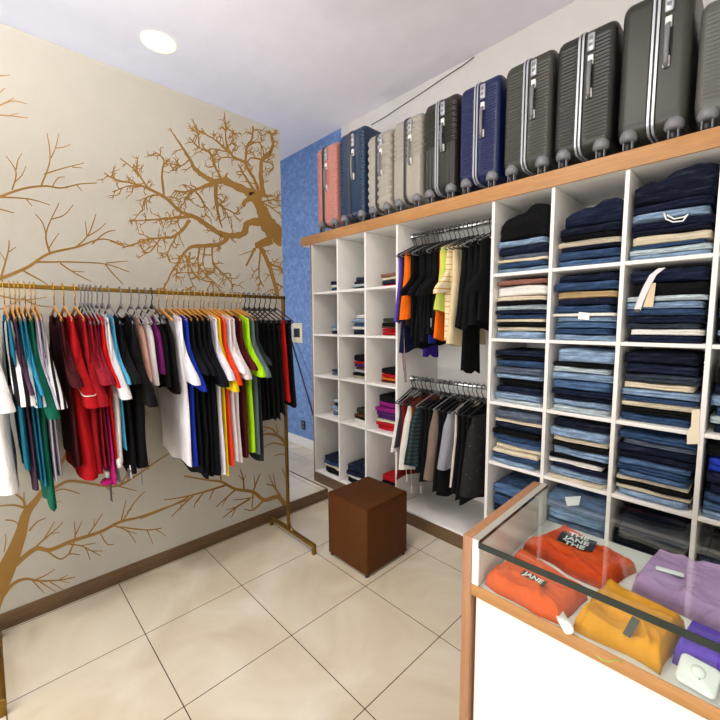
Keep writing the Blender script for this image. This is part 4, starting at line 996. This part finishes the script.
# cable on the white wall
pts = [ony(x, y, YB-.008) for x, y in ((371, 125), (385, 117), (400, 107), (420, 94), (445, 77), (462, 66), (474, 57))]
tag(MB().tube([tuple(p) for p in pts], .003, 6).build('cable', M_black, recenter=True), 'thin dark cable running up the white wall behind the suitcases', 'cable')
pts = [ony(x, y, YB-.006) for x, y in ((282, 158), (300, 154), (318, 150))]
# belt and card on jeans
zq = lambda px, py, y: ony(px, py, y)
bl = [zq(x, y, YS+.006) for x, y in ((662, 268), (653, 275), (646, 288), (640, 302), (637, 311))]
mb = MB(); L = []; R_ = []
for i, p in enumerate(bl):
    L.append((p[0]-.013, p[1], p[2])); R_.append((p[0]+.013, p[1], p[2]))
n = len(L)
for dy in (0,): mb.loft([[L[i], R_[i], (R_[i][0], R_[i][1]-.0025, R_[i][2]), (L[i][0], L[i][1]-.0025, L[i][2])] for i in range(n)], smooth=False)
bt = thing('strap', 'white fabric strap hanging over the jeans in the second row, third column', 'strap', tuple(bl[-1]))
mb.v = [(x-bl[-1][0], y-bl[-1][1], z-bl[-1][2]) for x, y, z in mb.v]; mb.build('webbing', plain('white_webbing', '#d9d6d8', .7), bt)
MB().box(-.012, .012, -.005, .002, -.008, .008, .001).build('end_tip', M_black, bt)
def card(quad, y, label, name='price_card', mat=None):
    P = [zq(a_, b_, y) for a_, b_ in quad]; c = np.mean(P, 0)
    mb = MB().loft([[tuple(p-c) for p in P], [tuple(p-c-np.array([0, .0015, 0])) for p in P]], smooth=False)
    return tag(mb.build(name, mat or M_kraft, None, tuple(c)), label, 'card')
card([(651, 283), (656, 283), (653, 307), (643, 307)], YS+.012, 'tan card tucked behind the white strap on the jeans')
card([(692, 410), (700, 409), (699, 444), (687, 444), (687, 432), (691, 426)], YS-.002, 'cream paper tag hanging over the divider beside the fourth row of jeans', 'paper_tag', plain('cream_paper', '#e6d8bd', .8))
card([(579, 312), (590, 313), (589, 320), (578, 319)], YS+.012, 'small white tag on the jeans in the second row, middle column', 'paper_tag', M_whitep)
card([(565, 497), (581, 496), (579, 505), (567, 506)], YS+.02, 'white square tag on the bottom row of jeans behind the glass', 'paper_tag', M_whitep)
# white cord loop on the top right stack
ring = [zq(x, y, YS+.008) for x, y in ((664, 213), (666, 219), (673, 222), (683, 221), (688, 214), (684, 217), (674, 219), (667, 215))]
tag(MB().tube([tuple(p) for p in ring], .0035, 6).build('cord', M_whitep, recenter=True), 'white cord loop on the jeans at top right', 'cord')

# ------------------------------------------------------------------ light
W_ = bpy.data.worlds.new('world'); S.world = W_; W_.use_nodes = True
bg = W_.node_tree.nodes['Background']; bg.inputs['Color'].default_value = (.93, .96, 1, 1); bg.inputs['Strength'].default_value = .6
def area(name, loc, rot, sx, sy, power, c):
    l = bpy.data.lights.new(name, 'AREA'); l.shape = 'RECTANGLE'; l.size = sx; l.size_y = sy; l.energy = power; l.color = c
    o = bpy.data.objects.new(name, l); COL.objects.link(o); o.location = loc; o.rotation_euler = rot; return o
area('entrance_daylight', (-.9, -3.1, 1.35), (PI/2+math.radians(22), 0, 0), 3.4, 2.4, 130, (1, .985, .97))
def lamp(name, loc, kind, size, e, c):
    l = bpy.data.lights.new(name, kind); l.energy = e; l.color = c
    if kind == 'AREA': l.shape = 'DISK'; l.size = size
    else: l.shadow_soft_size = size
    o = bpy.data.objects.new(name, l); COL.objects.link(o); o.location = loc; return o
for x, y in ((-.95, .45), (-1.2, -.9), (.6, -.9)):
    lamp('ceiling_lamp', (x, y, CEIL-.02), 'AREA', .22, 20 if y > 0 else 6, (1, .93, .82))
for x, y in ((-1.3, -1.3), (.9, -1.0)):  # unseen fill lights added to brighten ceiling and mural, no fixtures hang here
    lamp('room_fill', (x, y, 1.6), 'POINT', .14, 28 if x < 0 else 3, (1, .96, .93))
lamp('passage_lamp', (lp[0], lp[1], CEIL-.015), 'AREA', .2, 8, (1, .9, .75))
lamp('passage_fill', (-4.3, .9, 1.25), 'POINT', .14, 55, (1, .98, .95))  # hidden fill added behind the partition to lift the blue wall and floor

for p, e in (((-1.3, -.6, 2.2), 40), ((-3.7, .2, 2.1), 7)):  # unseen upward-facing fills, added only to brighten the ceiling
    u = lamp('ceiling_fill', p, 'AREA', .35, e, (1, .975, .97)); u.rotation_euler = (PI, 0, 0)
